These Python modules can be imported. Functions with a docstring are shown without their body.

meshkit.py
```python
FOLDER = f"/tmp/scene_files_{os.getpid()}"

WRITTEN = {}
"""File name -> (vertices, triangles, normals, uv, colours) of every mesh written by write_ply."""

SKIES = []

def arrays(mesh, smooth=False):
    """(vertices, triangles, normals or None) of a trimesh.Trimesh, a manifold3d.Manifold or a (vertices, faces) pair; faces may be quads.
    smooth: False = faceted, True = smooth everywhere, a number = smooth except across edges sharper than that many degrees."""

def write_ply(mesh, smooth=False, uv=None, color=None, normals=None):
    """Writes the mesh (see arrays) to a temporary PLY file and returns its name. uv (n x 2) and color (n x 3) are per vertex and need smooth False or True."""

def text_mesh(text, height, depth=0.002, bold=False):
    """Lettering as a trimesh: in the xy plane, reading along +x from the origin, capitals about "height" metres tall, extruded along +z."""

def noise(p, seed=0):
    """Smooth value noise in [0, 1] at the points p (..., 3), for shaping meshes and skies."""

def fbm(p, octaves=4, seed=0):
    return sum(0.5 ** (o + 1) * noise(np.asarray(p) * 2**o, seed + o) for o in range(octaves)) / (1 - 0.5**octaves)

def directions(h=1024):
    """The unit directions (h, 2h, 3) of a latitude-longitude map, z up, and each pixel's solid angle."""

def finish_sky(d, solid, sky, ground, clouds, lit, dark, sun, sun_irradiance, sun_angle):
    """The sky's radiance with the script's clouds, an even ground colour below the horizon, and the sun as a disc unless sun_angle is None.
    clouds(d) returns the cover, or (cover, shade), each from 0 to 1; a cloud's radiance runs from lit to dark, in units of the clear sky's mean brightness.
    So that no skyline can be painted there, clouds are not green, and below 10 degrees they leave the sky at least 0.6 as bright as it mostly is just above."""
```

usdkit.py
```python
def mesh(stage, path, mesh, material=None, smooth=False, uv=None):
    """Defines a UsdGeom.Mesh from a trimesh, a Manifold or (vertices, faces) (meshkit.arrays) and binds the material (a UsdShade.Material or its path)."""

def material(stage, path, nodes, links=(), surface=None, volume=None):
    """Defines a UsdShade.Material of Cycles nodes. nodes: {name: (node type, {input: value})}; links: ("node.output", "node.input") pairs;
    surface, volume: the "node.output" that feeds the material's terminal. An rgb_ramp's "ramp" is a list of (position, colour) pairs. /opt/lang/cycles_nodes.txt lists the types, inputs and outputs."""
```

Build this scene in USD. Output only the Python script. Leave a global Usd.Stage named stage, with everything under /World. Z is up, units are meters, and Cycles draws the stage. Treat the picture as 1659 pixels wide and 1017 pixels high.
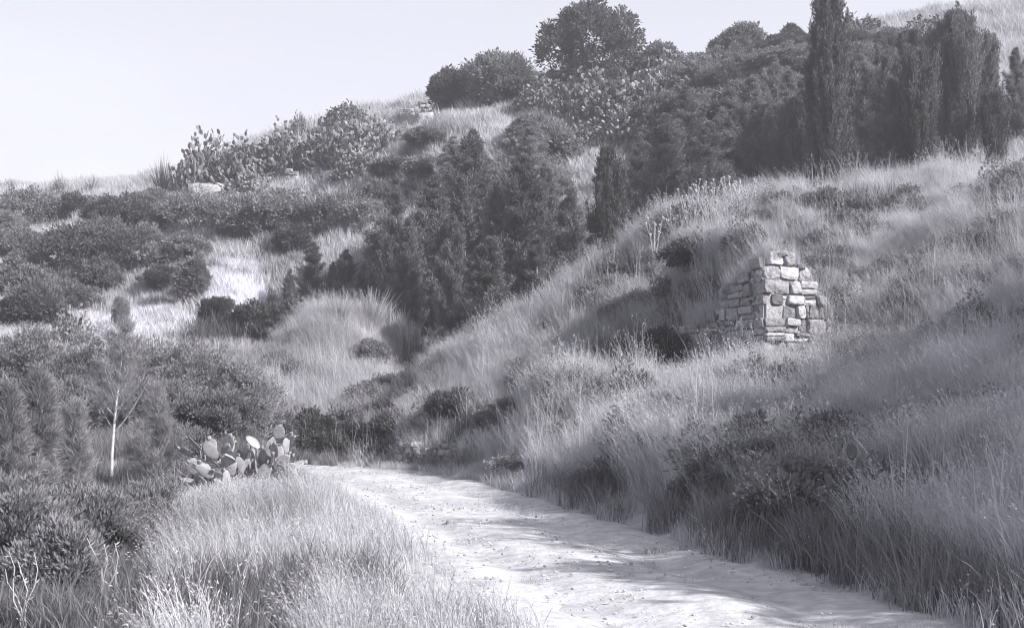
import math, numpy as np, trimesh, usdkit, meshkit
from pxr import Usd, UsdGeom, UsdLux, UsdShade, Gf, Sdf, Vt
from scipy.interpolate import RBFInterpolator, RegularGridInterpolator

stage = Usd.Stage.CreateInMemory()
W = UsdGeom.Xform.Define(stage, '/World'); stage.SetDefaultPrim(W.GetPrim())
UsdGeom.Scope.Define(stage, '/World/Looks')

# ------------------------------------------------------------------ camera, sky, sun, exposure
FPX, CX, CY = 2002.0, 829.5, 508.5          # photograph is 1659 x 1017
PITCH = math.atan((650 - 508.5) / FPX)
EYE = np.array([0, 0, 1.6])
cam = UsdGeom.Camera.Define(stage, '/World/camera')
cam.CreateHorizontalApertureAttr(36.0); cam.CreateFocalLengthAttr(36.0 * FPX / 1659.0)
cam.CreateClippingRangeAttr((0.1, 5000.0))
cam.AddTranslateOp().Set(Gf.Vec3d(*EYE)); cam.AddRotateXOp().Set(90 + math.degrees(PITCH))
cam.CreateExposureAttr(EXPO := 1.08)

SUN_EL = math.radians(34)
SUN_DIR = np.array([0.86, -0.51, 0.0]); SUN_DIR /= np.linalg.norm(SUN_DIR)
SUN_DIR = SUN_DIR * math.cos(SUN_EL); SUN_DIR[2] = math.sin(SUN_EL)
sky_m = usdkit.material(stage, '/World/Looks/sky_veil', {
    'sky': ('sky_texture', {'sky_type': 'single_scattering', 'sun_disc': False, 'sun_elevation': SUN_EL,
                            'sun_rotation': math.atan2(SUN_DIR[0], SUN_DIR[1]), 'air_density': 1.0, 'aerosol_density': 1.6}),
    'bw': ('rgb_to_bw', {}),
    'tc': ('texture_coordinate', {}),
    'map': ('mapping', {'scale': (1.0, 1.0, 3.0)}),
    'n': ('noise_texture', {'scale': 2.2, 'detail': 5.0, 'roughness': 0.55}),
    'r': ('map_range', {'from_min': 0.3, 'from_max': 0.75, 'to_min': 0.4, 'to_max': 0.95, 'clamp': True}),
    'grey': ('mix', {'fac': 0.90}),
    'sep': ('separate_xyz', {}), 'low': ('map_range', {'from_min': 0.25, 'from_max': 0.8, 'to_min': 1.0, 'to_max': 0.25, 'clamp': True}), 'fac': ('math', {'math_type': 'multiply'}),
    'veil': ('mix', {'color2': (2.7, 2.72, 3.2)}),
    'bg': ('background_shader', {'strength': 0.14})},
    [('sky.color', 'bw.color'), ('sky.color', 'grey.color1'), ('bw.val', 'grey.color2'), ('tc.generated', 'map.vector'), ('map.vector', 'n.vector'),
     ('n.fac', 'r.value'), ('tc.generated', 'sep.vector'), ('sep.z', 'low.value'), ('low.result', 'fac.value1'), ('r.result', 'fac.value2'), ('fac.value', 'veil.fac'), ('grey.color', 'veil.color1'), ('veil.color', 'bg.color')], surface='bg.background')
dome = UsdLux.DomeLight.Define(stage, '/World/sky')
UsdShade.MaterialBindingAPI.Apply(dome.GetPrim()).Bind(sky_m)
dome.GetPrim().SetCustomDataByKey('kind', 'structure')
sun = UsdLux.DistantLight.Define(stage, '/World/sun')
sun.CreateIntensityAttr(1.25); sun.CreateNormalizeAttr(True); sun.CreateAngleAttr(0.6); sun.CreateColorAttr(Gf.Vec3f(1.0, 0.965, 0.93))
_rot = Gf.Rotation(Gf.Vec3d(0, 0, 1), Gf.Vec3d(*map(float, SUN_DIR)))
sun.AddTransformOp().Set(Gf.Matrix4d().SetRotate(_rot))

# ------------------------------------------------------------------ helpers: pixels of the photograph to places
def wx(px, Y): return (px - CX) / FPX * Y / math.cos(PITCH) * (1.0)
def wpt(px, py, Y):
    u, v = (px - CX) / FPX, (CY - py) / FPX
    d = np.array([u, math.cos(PITCH) - v * math.sin(PITCH), math.sin(PITCH) + v * math.cos(PITCH)])
    return EYE + d * (Y / d[1])

names = {}
def numbered(name, parent='/World'):
    k = (parent, name); n = names.get(k, 0); names[k] = n + 1
    return f'{parent}/{name}' if n == 0 else f'{parent}/{name}_{n:03d}'
def put(prim, **kw):
    for k, v in kw.items():
        if v: prim.SetCustomDataByKey(k, v)
    return prim
def thing(name, label, cat, loc=(0, 0, 0), rotz=0.0, group=None):
    x = UsdGeom.Xform.Define(stage, numbered(name))
    x.AddTranslateOp().Set(Gf.Vec3d(*map(float, loc)))
    if rotz: x.AddRotateZOp().Set(float(rotz))
    return put(x.GetPrim(), label=label, category=cat, group=group)
def obj(name, mesh, m, parent=None, smooth=False, **kw):
    path = numbered(name, str(parent.GetPath()) if parent is not None else '/World')
    return put(usdkit.mesh(stage, path, mesh, m, smooth=smooth).GetPrim(), **kw)

def cat(parts):
    vs, fs, n = [], [], 0
    for v, f in parts:
        if len(v) == 0: continue
        vs.append(np.asarray(v)); fs.append(np.asarray(f) + n); n += len(v)
    return np.vstack(vs), np.vstack(fs)
def unit(a): return a / np.maximum(np.linalg.norm(a, axis=-1, keepdims=True), 1e-9)

# ------------------------------------------------------------------ materials (a grey place: all tones neutral with a trace of lavender)
def g(v): return (v * 0.97, v * 0.968, v * 1.045)
def plain(name, lo, hi, scale=6.0, rough=0.85, bump=0.3, dist=0.02, obj_rand=0.0, detail=6.0, big=None):
    nodes = {'geo': ('geometry', {}), 'n': ('noise_texture', {'scale': scale, 'detail': detail, 'roughness': 0.6}),
             'r': ('rgb_ramp', {'ramp': [(0.28, g(lo)), (0.72, g(hi))]}),
             'oi': ('object_info', {}), 'om': ('map_range', {'to_min': 1 - obj_rand, 'to_max': 1 + obj_rand}),
             'mul': ('mix', {'mix_type': 'multiply', 'fac': 1.0}),
             'b': ('bump', {'strength': bump, 'distance': dist}),
             'p': ('principled_bsdf', {'roughness': rough, 'specular_ior_level': 0.2})}
    links = [('geo.position', 'n.vector'), ('n.fac', 'r.fac'), ('oi.random', 'om.value'), ('om.result', 'mul.color2'), ('n.fac', 'b.height'), ('b.normal', 'p.normal'), ('r.color', 'mul.color1')]
    out = 'mul.color'
    if big:
        nodes |= {'n2': ('noise_texture', {'scale': big[0], 'detail': 3.0}), 'r2': ('map_range', {'from_min': 0.35, 'from_max': 0.65, 'to_min': big[1], 'to_max': big[2], 'clamp': True}),
                  'mul2': ('mix', {'mix_type': 'multiply', 'fac': 1.0})}
        links += [('geo.position', 'n2.vector'), ('n2.fac', 'r2.value'), ('mul.color', 'mul2.color1'), ('r2.result', 'mul2.color2')]
        out = 'mul2.color'
    links.append((out, 'p.base_color'))
    return usdkit.material(stage, '/World/Looks/' + name, nodes, links, surface='p.BSDF')
def leafy(name, lo, hi, trans=0.35, big=(0.5, 0.75, 1.25), rough=0.6, obj_rand=0.12, spec=0.25):
    nodes = {'geo': ('geometry', {}), 'r': ('rgb_ramp', {'ramp': [(0.0, g(lo)), (1.0, g(hi))]}),
             'oi': ('object_info', {}), 'om': ('map_range', {'to_min': 1 - obj_rand, 'to_max': 1 + obj_rand}),
             'mul': ('mix', {'mix_type': 'multiply', 'fac': 1.0}),
             'n2': ('noise_texture', {'scale': big[0], 'detail': 3.0}), 'r2': ('map_range', {'from_min': 0.35, 'from_max': 0.65, 'to_min': big[1], 'to_max': big[2], 'clamp': True}),
             'mul2': ('mix', {'mix_type': 'multiply', 'fac': 1.0}),
             'p': ('principled_bsdf', {'roughness': rough, 'specular_ior_level': spec}), 't': ('translucent_bsdf', {}), 'm': ('mix_closure', {'fac': trans})}
    links = [('geo.random_per_island', 'r.fac'), ('oi.random', 'om.value'), ('om.result', 'mul.color2'), ('r.color', 'mul.color1'), ('geo.position', 'n2.vector'), ('n2.fac', 'r2.value'),
             ('mul.color', 'mul2.color1'), ('r2.result', 'mul2.color2'), ('mul2.color', 'p.base_color'), ('mul2.color', 't.color'), ('p.BSDF', 'm.closure1'), ('t.BSDF', 'm.closure2')]
    return usdkit.material(stage, '/World/Looks/' + name, nodes, links, surface='m.closure')
M = {
    'soil': plain('dry_soil', 0.26, 0.46, 3.0, bump=0.6, dist=0.05, big=(0.25, 0.8, 1.15)),
    'track': plain('chalk_track', 0.30, 0.52, 5.0, bump=0.9, dist=0.04, detail=12.0, big=(0.9, 0.84, 1.08)),
    'stone': plain('limestone', 0.09, 0.30, 11.0, bump=1.0, dist=0.04, obj_rand=0.45),
    'stone_pale': plain('pale_limestone', 0.22, 0.50, 7.0, bump=1.0, dist=0.05, obj_rand=0.15),
    'stone_old': plain('weathered_stone', 0.14, 0.27, 9.0, bump=0.7, dist=0.02, obj_rand=0.25),
    'rubble': plain('wall_core', 0.14, 0.36, 14.0, bump=0.8, dist=0.03),
    'bark': plain('bark', 0.10, 0.2, 18.0, bump=0.6),
    'bark_pale': plain('pale_bark', 0.28, 0.5, 18.0, bump=0.3),
    'conifer': leafy('conifer_spray', 0.14, 0.58),
    'cypress': leafy('cypress_spray', 0.08, 0.22),
    'leaf_dark': leafy('dark_leaf', 0.09, 0.27),
    'leaf_mid': leafy('mid_leaf', 0.18, 0.46),
    'leaf_pale': leafy('pale_leaf', 0.24, 0.42),
    'needle': leafy('pine_needle', 0.24, 0.46, trans=0.3),
    'pear': leafy('pear_pad', 0.14, 0.50, trans=0.0, rough=0.5, obj_rand=0.2),
    'pear_front': None,
    'straw': leafy('straw', 0.46, 0.70, trans=0.35, big=(0.35, 0.75, 1.15), obj_rand=0.15),
    'straw_pale': leafy('pale_straw', 0.46, 0.68, trans=0.35, big=(0.35, 0.85, 1.1), obj_rand=0.1),
    'straw_white': leafy('white_straw', 0.80, 0.92, trans=0.5, big=(0.35, 0.92, 1.05), obj_rand=0.06),
    'weed': leafy('weed', 0.18, 0.34, trans=0.35, big=(0.5, 0.7, 1.25), obj_rand=0.2),
    'thistle': plain('dry_thistle', 0.26, 0.40, 20.0),
}

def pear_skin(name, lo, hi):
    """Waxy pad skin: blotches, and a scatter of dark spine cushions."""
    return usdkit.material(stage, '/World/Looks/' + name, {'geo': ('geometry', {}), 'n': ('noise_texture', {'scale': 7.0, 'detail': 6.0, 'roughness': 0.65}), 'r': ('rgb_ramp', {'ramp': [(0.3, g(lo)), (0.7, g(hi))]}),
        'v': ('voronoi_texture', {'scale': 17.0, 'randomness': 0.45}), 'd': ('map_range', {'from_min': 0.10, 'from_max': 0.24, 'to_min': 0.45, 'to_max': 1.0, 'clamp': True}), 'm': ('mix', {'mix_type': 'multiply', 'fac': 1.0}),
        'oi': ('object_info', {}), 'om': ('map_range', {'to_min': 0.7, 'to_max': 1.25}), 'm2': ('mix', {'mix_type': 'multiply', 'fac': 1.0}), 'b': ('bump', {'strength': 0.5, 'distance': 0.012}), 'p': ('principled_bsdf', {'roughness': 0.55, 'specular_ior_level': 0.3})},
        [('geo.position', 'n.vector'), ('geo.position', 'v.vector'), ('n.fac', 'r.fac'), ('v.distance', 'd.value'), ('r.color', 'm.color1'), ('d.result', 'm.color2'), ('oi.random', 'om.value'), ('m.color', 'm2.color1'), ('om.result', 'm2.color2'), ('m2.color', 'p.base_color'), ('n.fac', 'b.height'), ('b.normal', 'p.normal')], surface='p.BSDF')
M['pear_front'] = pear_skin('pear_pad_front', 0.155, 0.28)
M['gravel'] = plain('track_gravel', 0.2, 0.5, 3.0, obj_rand=0.35)

# ------------------------------------------------------------------ ground: control points, surface, track
CTRL = [  # photograph x, y, distance, height of the grass that stands there
    # right bank, from the track edge up to the crest
    (1650, 985, 8.6, 0), (1650, 900, 10.0, .1), (1650, 720, 14, .2), (1650, 610, 18, .3), (1650, 420, 25, .3), (1650, 290, 30, .5), (1450, 880, 11.5, .1), (1450, 740, 15.5, .2), (1450, 640, 20, .3), (1450, 500, 25.5, .3),
    (1450, 310, 31.5, .5), (1250, 770, 15.5, .1), (1250, 690, 20, .1), (1240, 640, 23.8, 0), (1150, 645, 24.5, 0), (1370, 600, 25.2, .1), (1330, 640, 23.8, .1), (1300, 470, 28, .4), (1400, 530, 26.5, .3), (1250, 325, 32, .5), (1120, 365, 32.3, .5), (1010, 425, 31.5, .5),
    (1110, 640, 25.8, 0), (1040, 640, 25.8, .1), (1180, 600, 27.2, 0), (1100, 600, 27.6, 0), (1100, 480, 30, .3), (1010, 500, 30, .3), (990, 490, 31, .4), (1050, 720, 19.5, .1), (1000, 620, 25, .3), (900, 520, 31.5, .5), (800, 555, 32.5, .5), (700, 590, 33.5, .5), (900, 640, 26.5, .3), (800, 640, 29.5, .3),
    (720, 660, 31, .3), (780, 735, 28, .1), (700, 735, 31, .1), (900, 740, 23, .15), (645, 640, 34.5, .3), (560, 720, 34.3, .0), (500, 722, 34.3, .0), (590, 650, 36, .2), (520, 650, 36, .2),
    (425, 610, 37.5, .4), (480, 555, 38.2, .4), (535, 508, 39, .4), (590, 497, 40, .4), (635, 515, 41.5, .4), (655, 610, 39.5, .2), (470, 640, 36.5, .2), (430, 640, 42, 0), (480, 630, 43, 0), (560, 620, 43.5, 0), (520, 560, 48, 0), (600, 540, 47, 0),
    # hollow behind the crest where the conifers stand
    (700, 610, 42, 0), (800, 600, 42, 0), (900, 570, 41, 0), (985, 480, 41, 0), (1080, 410, 42, 0), (1200, 380, 42, 0), (1345, 350, 41, 0), (1500, 330, 40, 0), (1640, 310, 39, 0),
    # slope above the conifers
    (940, 275, 56, .2), (1015, 280, 54, .2), (840, 300, 56, 0), (1150, 260, 52, 0), (1330, 220, 51, 0), (1500, 170, 50, 0), (1620, 130, 51, .2), (1600, 70, 57, .2), (1450, 110, 58, 0), (1300, 130, 59, 0),
    (700, 250, 59, .2), (760, 195, 62, .3), (660, 240, 61, .2), (820, 195, 62, .3), (900, 240, 60, 0), (1000, 225, 61, 0), (1100, 205, 60, 0),
    # ridge
    (-100, 320, 78, .3), (30, 308, 77, .3), (150, 303, 76, .3), (300, 300, 74, .3), (430, 290, 72, 0), (480, 215, 76, 0), (560, 195, 76, .3), (680, 170, 74, .3), (740, 172, 73, .3), (870, 140, 73, 0), (1000, 125, 72, 0), (1150, 115, 70, .3), (1300, 90, 68, 0), (1450, 45, 65, 0), (1650, 15, 62, .3), (1850, -10, 60, 0),
    # left terraces
    (20, 400, 62, .3), (100, 370, 65, .3), (60, 345, 70, .3), (200, 335, 70, .3), (330, 320, 68, .2), (510, 300, 66, .1), (600, 285, 64, .2), (600, 330, 60, .3), (450, 345, 62, .3), (300, 420, 57, 0), (150, 500, 52.5, .3), (280, 500, 51, .3), (370, 425, 54, .3), (370, 480, 50.5, .3), (470, 425, 54, .3), (550, 440, 52, .2),
    (30, 505, 51, .3), (210, 548, 46.5, .2), (120, 552, 46, .2), (300, 552, 45.5, .2), (400, 555, 44, 0), (20, 560, 44, 0), (620, 440, 51, 0),
    # left middle ground and foreground
    (100, 640, 36, 0), (300, 640, 36, 0), (20, 660, 28, 0), (200, 690, 27, 0), (380, 700, 26, 0), (188, 805, 20, 0), (60, 860, 14, 0), (380, 800, 18, 0), (450, 800, 17, 0), (300, 810, 16.5, 0), (380, 815, 15.5, 0),  (300, 850, 13.5, .1), (420, 845, 13.5, .15), (150, 930, 11.5, .1), (250, 1010, 9, .1), (450, 1010, 9, .1), (560, 930, 11.3, .05),
]
ctrl = []
for px, py, Y, gr in CTRL:
    p = wpt(px, py, Y); ctrl.append([p[0], p[1], p[2] - gr])
ctrl += [[x, y, z] for x, y, z in [(-40, 0, 0), (-40, 20, 0), (-40, 40, 2), (40, 0, 3), (40, 20, 7), (40, 40, 13), (40, 62, 24), (-15, 0, 0), (15, 0, .8), (16, 12, 2.2), (-60, 76, 13), (0, -15, 0), (-20, -20, 0), (20, -20, 1), (-60, 100, 12), (0, 100, 18), (50, 100, 22), (0, 85, 21), (25, 82, 23), (-30, 90, 14), (-8, 6, 0), (-3, 3, 0), (7, 3, .15), (9, 9, .8)]]
ctrl = np.array(ctrl)
rbf = RBFInterpolator(ctrl[:, :2], ctrl[:, 2], kernel='thin_plate_spline', smoothing=0.25)
TRACK = np.array([(4.9, -16), (4.6, -4), (3.75, 0), (2.6, 5), (0.95, 11.5), (0.05, 15.3), (-1.45, 21.4), (-2.75, 25.6), (-4.7, 28.7), (-8, 30.5), (-13, 31.3), (-20, 31.8), (-30, 33), (-44, 36)], float)
from scipy.interpolate import CubicSpline
_s = np.r_[0, np.cumsum(np.linalg.norm(np.diff(TRACK, axis=0), axis=1))]
_cs = CubicSpline(_s, TRACK); TS = np.linspace(0, _s[-1], 420); TP = _cs(TS); TT = unit(_cs(TS, 1)); TN = np.stack([TT[:, 1], -TT[:, 0]], 1)   # TN points right
HALF = 1.72
from scipy.spatial import cKDTree
_tree = cKDTree(TP)
def track_dist(x, y):
    d, i = _tree.query(np.stack([np.ravel(x), np.ravel(y)], 1)); return d.reshape(np.shape(x))
def edges(lo, hi, a, b, step):
    mid = np.arange(a, b + 1e-6, step); left = a - np.cumsum(step * 1.18 ** np.arange(1, 40)); right = mid[-1] + np.cumsum(step * 1.18 ** np.arange(1, 40))
    return np.r_[left[left > lo][::-1], mid, right[right < hi]]
GX, GY = edges(-700, 700, -34, 30, 0.28), edges(-500, 900, 5, 80, 0.28)
XX, YY = np.meshgrid(GX, GY, indexing='ij')
cl = np.stack([np.clip(XX, -60, 50), np.clip(YY, -20, 100)], -1)
ZZ = rbf(cl.reshape(-1, 2)).reshape(XX.shape)
P3 = np.stack([XX, YY, 0 * XX], -1)
# the corner of the ruined house, and the earth that has filled it up to the top of its walls
C0 = wpt(1240, 600, 25.0); zb = wpt(1240, 640, 25.0)[2]
C = np.array([C0[0], 25.0, zb])
uR = unit(np.array([1.0, 0.42, 0])); nR = unit(np.array([0.42, -1.0, 0])); uL = unit(np.array([-0.47, 0.88, 0])); nL = unit(np.array([-0.88, -0.47, 0]))
def pz(py, Y=25.3): return wpt(1240, py, Y)[2] - zb
topR = lambda s: float(np.interp(s, [0, .3, .45, .75, .95, 1.15, 1.35, 1.6, 2.0], [pz(424), pz(412), pz(405), pz(408), pz(430), pz(458), pz(470), pz(520), pz(570)]))
topL = lambda s: float(np.interp(s, [0, .5, .9, 1.3, 1.5, 2.0, 2.6, 3.0], [pz(424), pz(428), pz(440), pz(462), pz(495), pz(505), pz(512), pz(530)]))
rx, ry = XX - C[0], YY - C[1]
ia, ib = -(rx * nR[0] + ry * nR[1]), -(rx * nL[0] + ry * nL[1]); sr = np.clip(rx * uR[0] + ry * uR[1], 0, 2.2)
fill = zb + np.interp(sr, [0, .75, 1.15, 1.6, 2.2], [pz(424), pz(415), pz(480), pz(555), pz(620)]) - 0.12 + 0.16 * np.maximum(ia, 0)
ww = np.clip((np.minimum(ia, ib) - 0.12) / 0.5, 0, 1); ww = ww * ww * (3 - 2 * ww) * (ia < 7) * np.clip((4.6 - (rx * uL[0] + ry * uL[1])) / 1.2, 0, 1)
ZZ = np.maximum(ZZ, ZZ * (1 - ww) + np.minimum(fill, ZZ + 2.6) * ww)
d = track_dist(XX, YY)
nearw = np.clip(np.hypot(rx, ry) / 4 - 0.3, 0.15, 1)
ZZ += nearw * ((meshkit.fbm(P3 * 0.45, 3, 5) - 0.5) * 0.85 * np.clip((d - 1.8) / 3, 0, 1) + (meshkit.fbm(P3 * 1.7, 3, 9) - 0.5) * 0.38 * np.clip((d - 1.8) / 1.5, 0, 1))
t = np.clip((d - HALF) / 1.1, 0, 1); t = t * t * (3 - 2 * t)
ZZ = ZZ * t + (1 - t) * np.where(d < HALF - 0.15, -0.06, 0.03)
ZZ = np.where((np.abs(XX) > 60) | (YY > 100), ZZ - 0.05 * np.maximum(0, np.maximum(np.abs(XX) - 60, YY - 100)) * np.clip(ZZ / 20, 0, 1), ZZ)
_hg = RegularGridInterpolator((GX, GY), ZZ, bounds_error=False, fill_value=0)
def hz(x, y): return _hg(np.stack([np.ravel(x), np.ravel(y)], 1)).reshape(np.shape(x))
def grid_faces(nx, ny):
    i, j = np.meshgrid(np.arange(nx - 1), np.arange(ny - 1), indexing='ij'); a = i * ny + j
    return np.stack([a, a + ny, a + ny + 1, a + 1], -1).reshape(-1, 4)
obj('hillside_ground', (np.stack([XX, YY, ZZ], -1).reshape(-1, 3), grid_faces(len(GX), len(GY))), M['soil'], smooth=True, kind='structure', label='dry terraced hillside and bank of pale soil')
us = np.linspace(-1, 1, 33)
wob = HALF + (meshkit.fbm(np.stack([TS * 0.8, 0 * TS, 0 * TS], 1), 3, 3) - 0.5)[:, None] * 0.5
tx = TP[:, None, 0] + TN[:, None, 0] * us * wob; ty = TP[:, None, 1] + TN[:, None, 1] * us * wob
tz = 0.012 + (meshkit.fbm(np.stack([tx * 1.1, ty * 1.1, 0 * tx], -1), 4, 2) - 0.5) * 0.10 - 0.06 * np.exp(-((np.abs(us) - 0.45) / 0.16) ** 2) - 0.07 * np.clip(np.abs(us) - 0.9, 0, 1) / 0.1
obj('dirt_track', (np.stack([tx, ty, tz], -1).reshape(-1, 3), grid_faces(len(TS), 33)[:, ::-1]), M['track'], smooth=True, kind='structure', label='pale chalky dirt track bending away to the left')

# ------------------------------------------------------------------ mesh builders
def tube(pts, radii, sides=6):
    p = np.asarray(pts, float); r = np.broadcast_to(radii, (len(p),)).astype(float)
    tg = unit(np.gradient(p, axis=0)); up = np.where(np.abs(tg[:, 2:]) < 0.9, [[0, 0, 1.0]], [[1.0, 0, 0]])
    a = unit(np.cross(tg, up)); b = np.cross(tg, a); an = np.arange(sides) * 2 * math.pi / sides
    v = p[:, None] + r[:, None, None] * (np.cos(an)[None, :, None] * a[:, None] + np.sin(an)[None, :, None] * b[:, None])
    i, j = np.meshgrid(np.arange(len(p) - 1), np.arange(sides), indexing='ij')
    q = np.stack([i * sides + j, i * sides + (j + 1) % sides, (i + 1) * sides + (j + 1) % sides, (i + 1) * sides + j], -1).reshape(-1, 4)
    return v.reshape(-1, 3), np.vstack([q[:, [0, 1, 2]], q[:, [0, 2, 3]]])
def leaves(P, D, L, Wd, rng, flat=0.0):
    """Small pointed leaves, two triangles each, folded a little along the middle."""
    n = len(P); D = unit(D); s = rng.normal(size=(n, 3)); s[:, 2] *= 1 - flat
    S = unit(np.cross(D, s)); N = np.cross(D, S)
    L = np.broadcast_to(L, (n,))[:, None]; Wd = np.broadcast_to(Wd, (n,))[:, None]
    mid = P + D * L * 0.45 + N * Wd * 0.18
    v = np.stack([P, mid + S * Wd / 2, P + D * L, mid - S * Wd / 2], 1).reshape(-1, 3)
    k = np.arange(n)[:, None] * 4
    return v, np.vstack([k + [0, 1, 2], k + [0, 2, 3]])
def conifer(H, R, seed, col=False, leaf=0.14, lw=0.30, dens=1.0, base=0.02, skew=(0, 0)):
    """(crown, trunk with limbs): ascending limbs carrying feathery plumes of scale foliage, dense at the tips."""
    rng = np.random.default_rng(seed)
    nb = int((46 + 17 * H) * (1.7 if col else 1.0))
    tt = base + (1 - base) * ((1 - rng.random(nb) ** 0.8) if not col else rng.random(nb) ** 0.95) * 0.985; az = rng.random(nb) * 2 * math.pi
    lobes = 1 + 0.25 * np.sin(az * 3 + seed + 5 * tt) + 0.16 * np.sin(az * 5 + seed * 2 - 11 * tt)
    prof = (np.clip((1 - tt) / (0.45 + 0.2 * (seed % 3 - 1)), 0.02, 1) ** 0.62 * np.minimum(1, 0.92 + tt)) if col else (np.clip(1.0 - tt, 0.015, 1) ** 0.98 * np.minimum(1, 0.6 + 2.2 * tt))
    hor = R * prof * lobes * (rng.uniform(0.75, 1.05, nb) if col else rng.uniform(0.5, 1.2, nb))
    el = np.radians(rng.uniform(60, 76, nb) if col else rng.uniform(34, 64, nb))
    ver = np.minimum(hor * np.tan(el), 1.5)
    ti = tt * H * 0.95; ver = np.minimum(ver, (H - ti) * rng.uniform(0.5, 1.0, nb))
    K = 9; s = np.linspace(0.25 if not col else 0.1, 1, K); h = np.stack([np.cos(az), np.sin(az), 0 * az], 1)
    B = h[:, None] * (hor[:, None] * s ** (0.95 if not col else 0.6))[..., None]
    B[..., 2] = ti[:, None] + ver[:, None] * s ** 1.4
    B[..., 0] += skew[0] * B[..., 2]; B[..., 1] += skew[1] * B[..., 2]
    T = unit(np.gradient(B, axis=1)); m = max(1, int((5 if col else 8) * dens))
    Q = np.repeat(B.reshape(-1, 3), m, 0); TD = np.repeat(T.reshape(-1, 3), m, 0); n = len(Q); ss = np.tile(np.repeat(s, m), nb)
    side = unit(np.cross(TD, [0, 0, 1.0]) * rng.choice([-1, 1], (n, 1)) + rng.normal(size=(n, 3)) * 0.4)
    tw = unit(TD * 0.9 + side * (0.85 if not col else 0.45) + [0, 0, 0.65])
    tl = np.repeat(np.maximum(hor, 0.10), K * m) * 0.36 * (1.25 - ss) * rng.uniform(0.5, 1.3, n) + leaf * np.repeat(np.clip((1 - tt) * 5, 0.25, 1), K * m)
    parts = []
    for q in (0.1, 0.5, 0.9):
        keep = rng.random(n) < 0.35 + 0.65 * ss
        pos = Q + tw * (tl * q)[:, None] + rng.normal(size=(n, 3)) * 0.035
        parts.append(leaves(pos[keep], (tw + rng.normal(size=(n, 3)) * 0.33)[keep], leaf * rng.uniform(0.7, 1.5, keep.sum()), leaf * lw * rng.uniform(0.7, 1.3, keep.sum()), rng))
    crown = cat(parts)
    z = np.linspace(-0.2, H * 0.97, 9)
    trunk = [tube(np.stack([skew[0] * z, skew[1] * z, z], 1), np.linspace(0.022 * H + 0.03, 0.01, 9), 7)]
    for i in range(0, nb, 2 if not col else 8):
        trunk.append(tube(np.vstack([[skew[0] * ti[i], skew[1] * ti[i], ti[i]], B[i, ::2]]), np.linspace(0.02, 0.004, 1 + len(B[i, ::2])), 3))
    return crown, cat(trunk)
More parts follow.
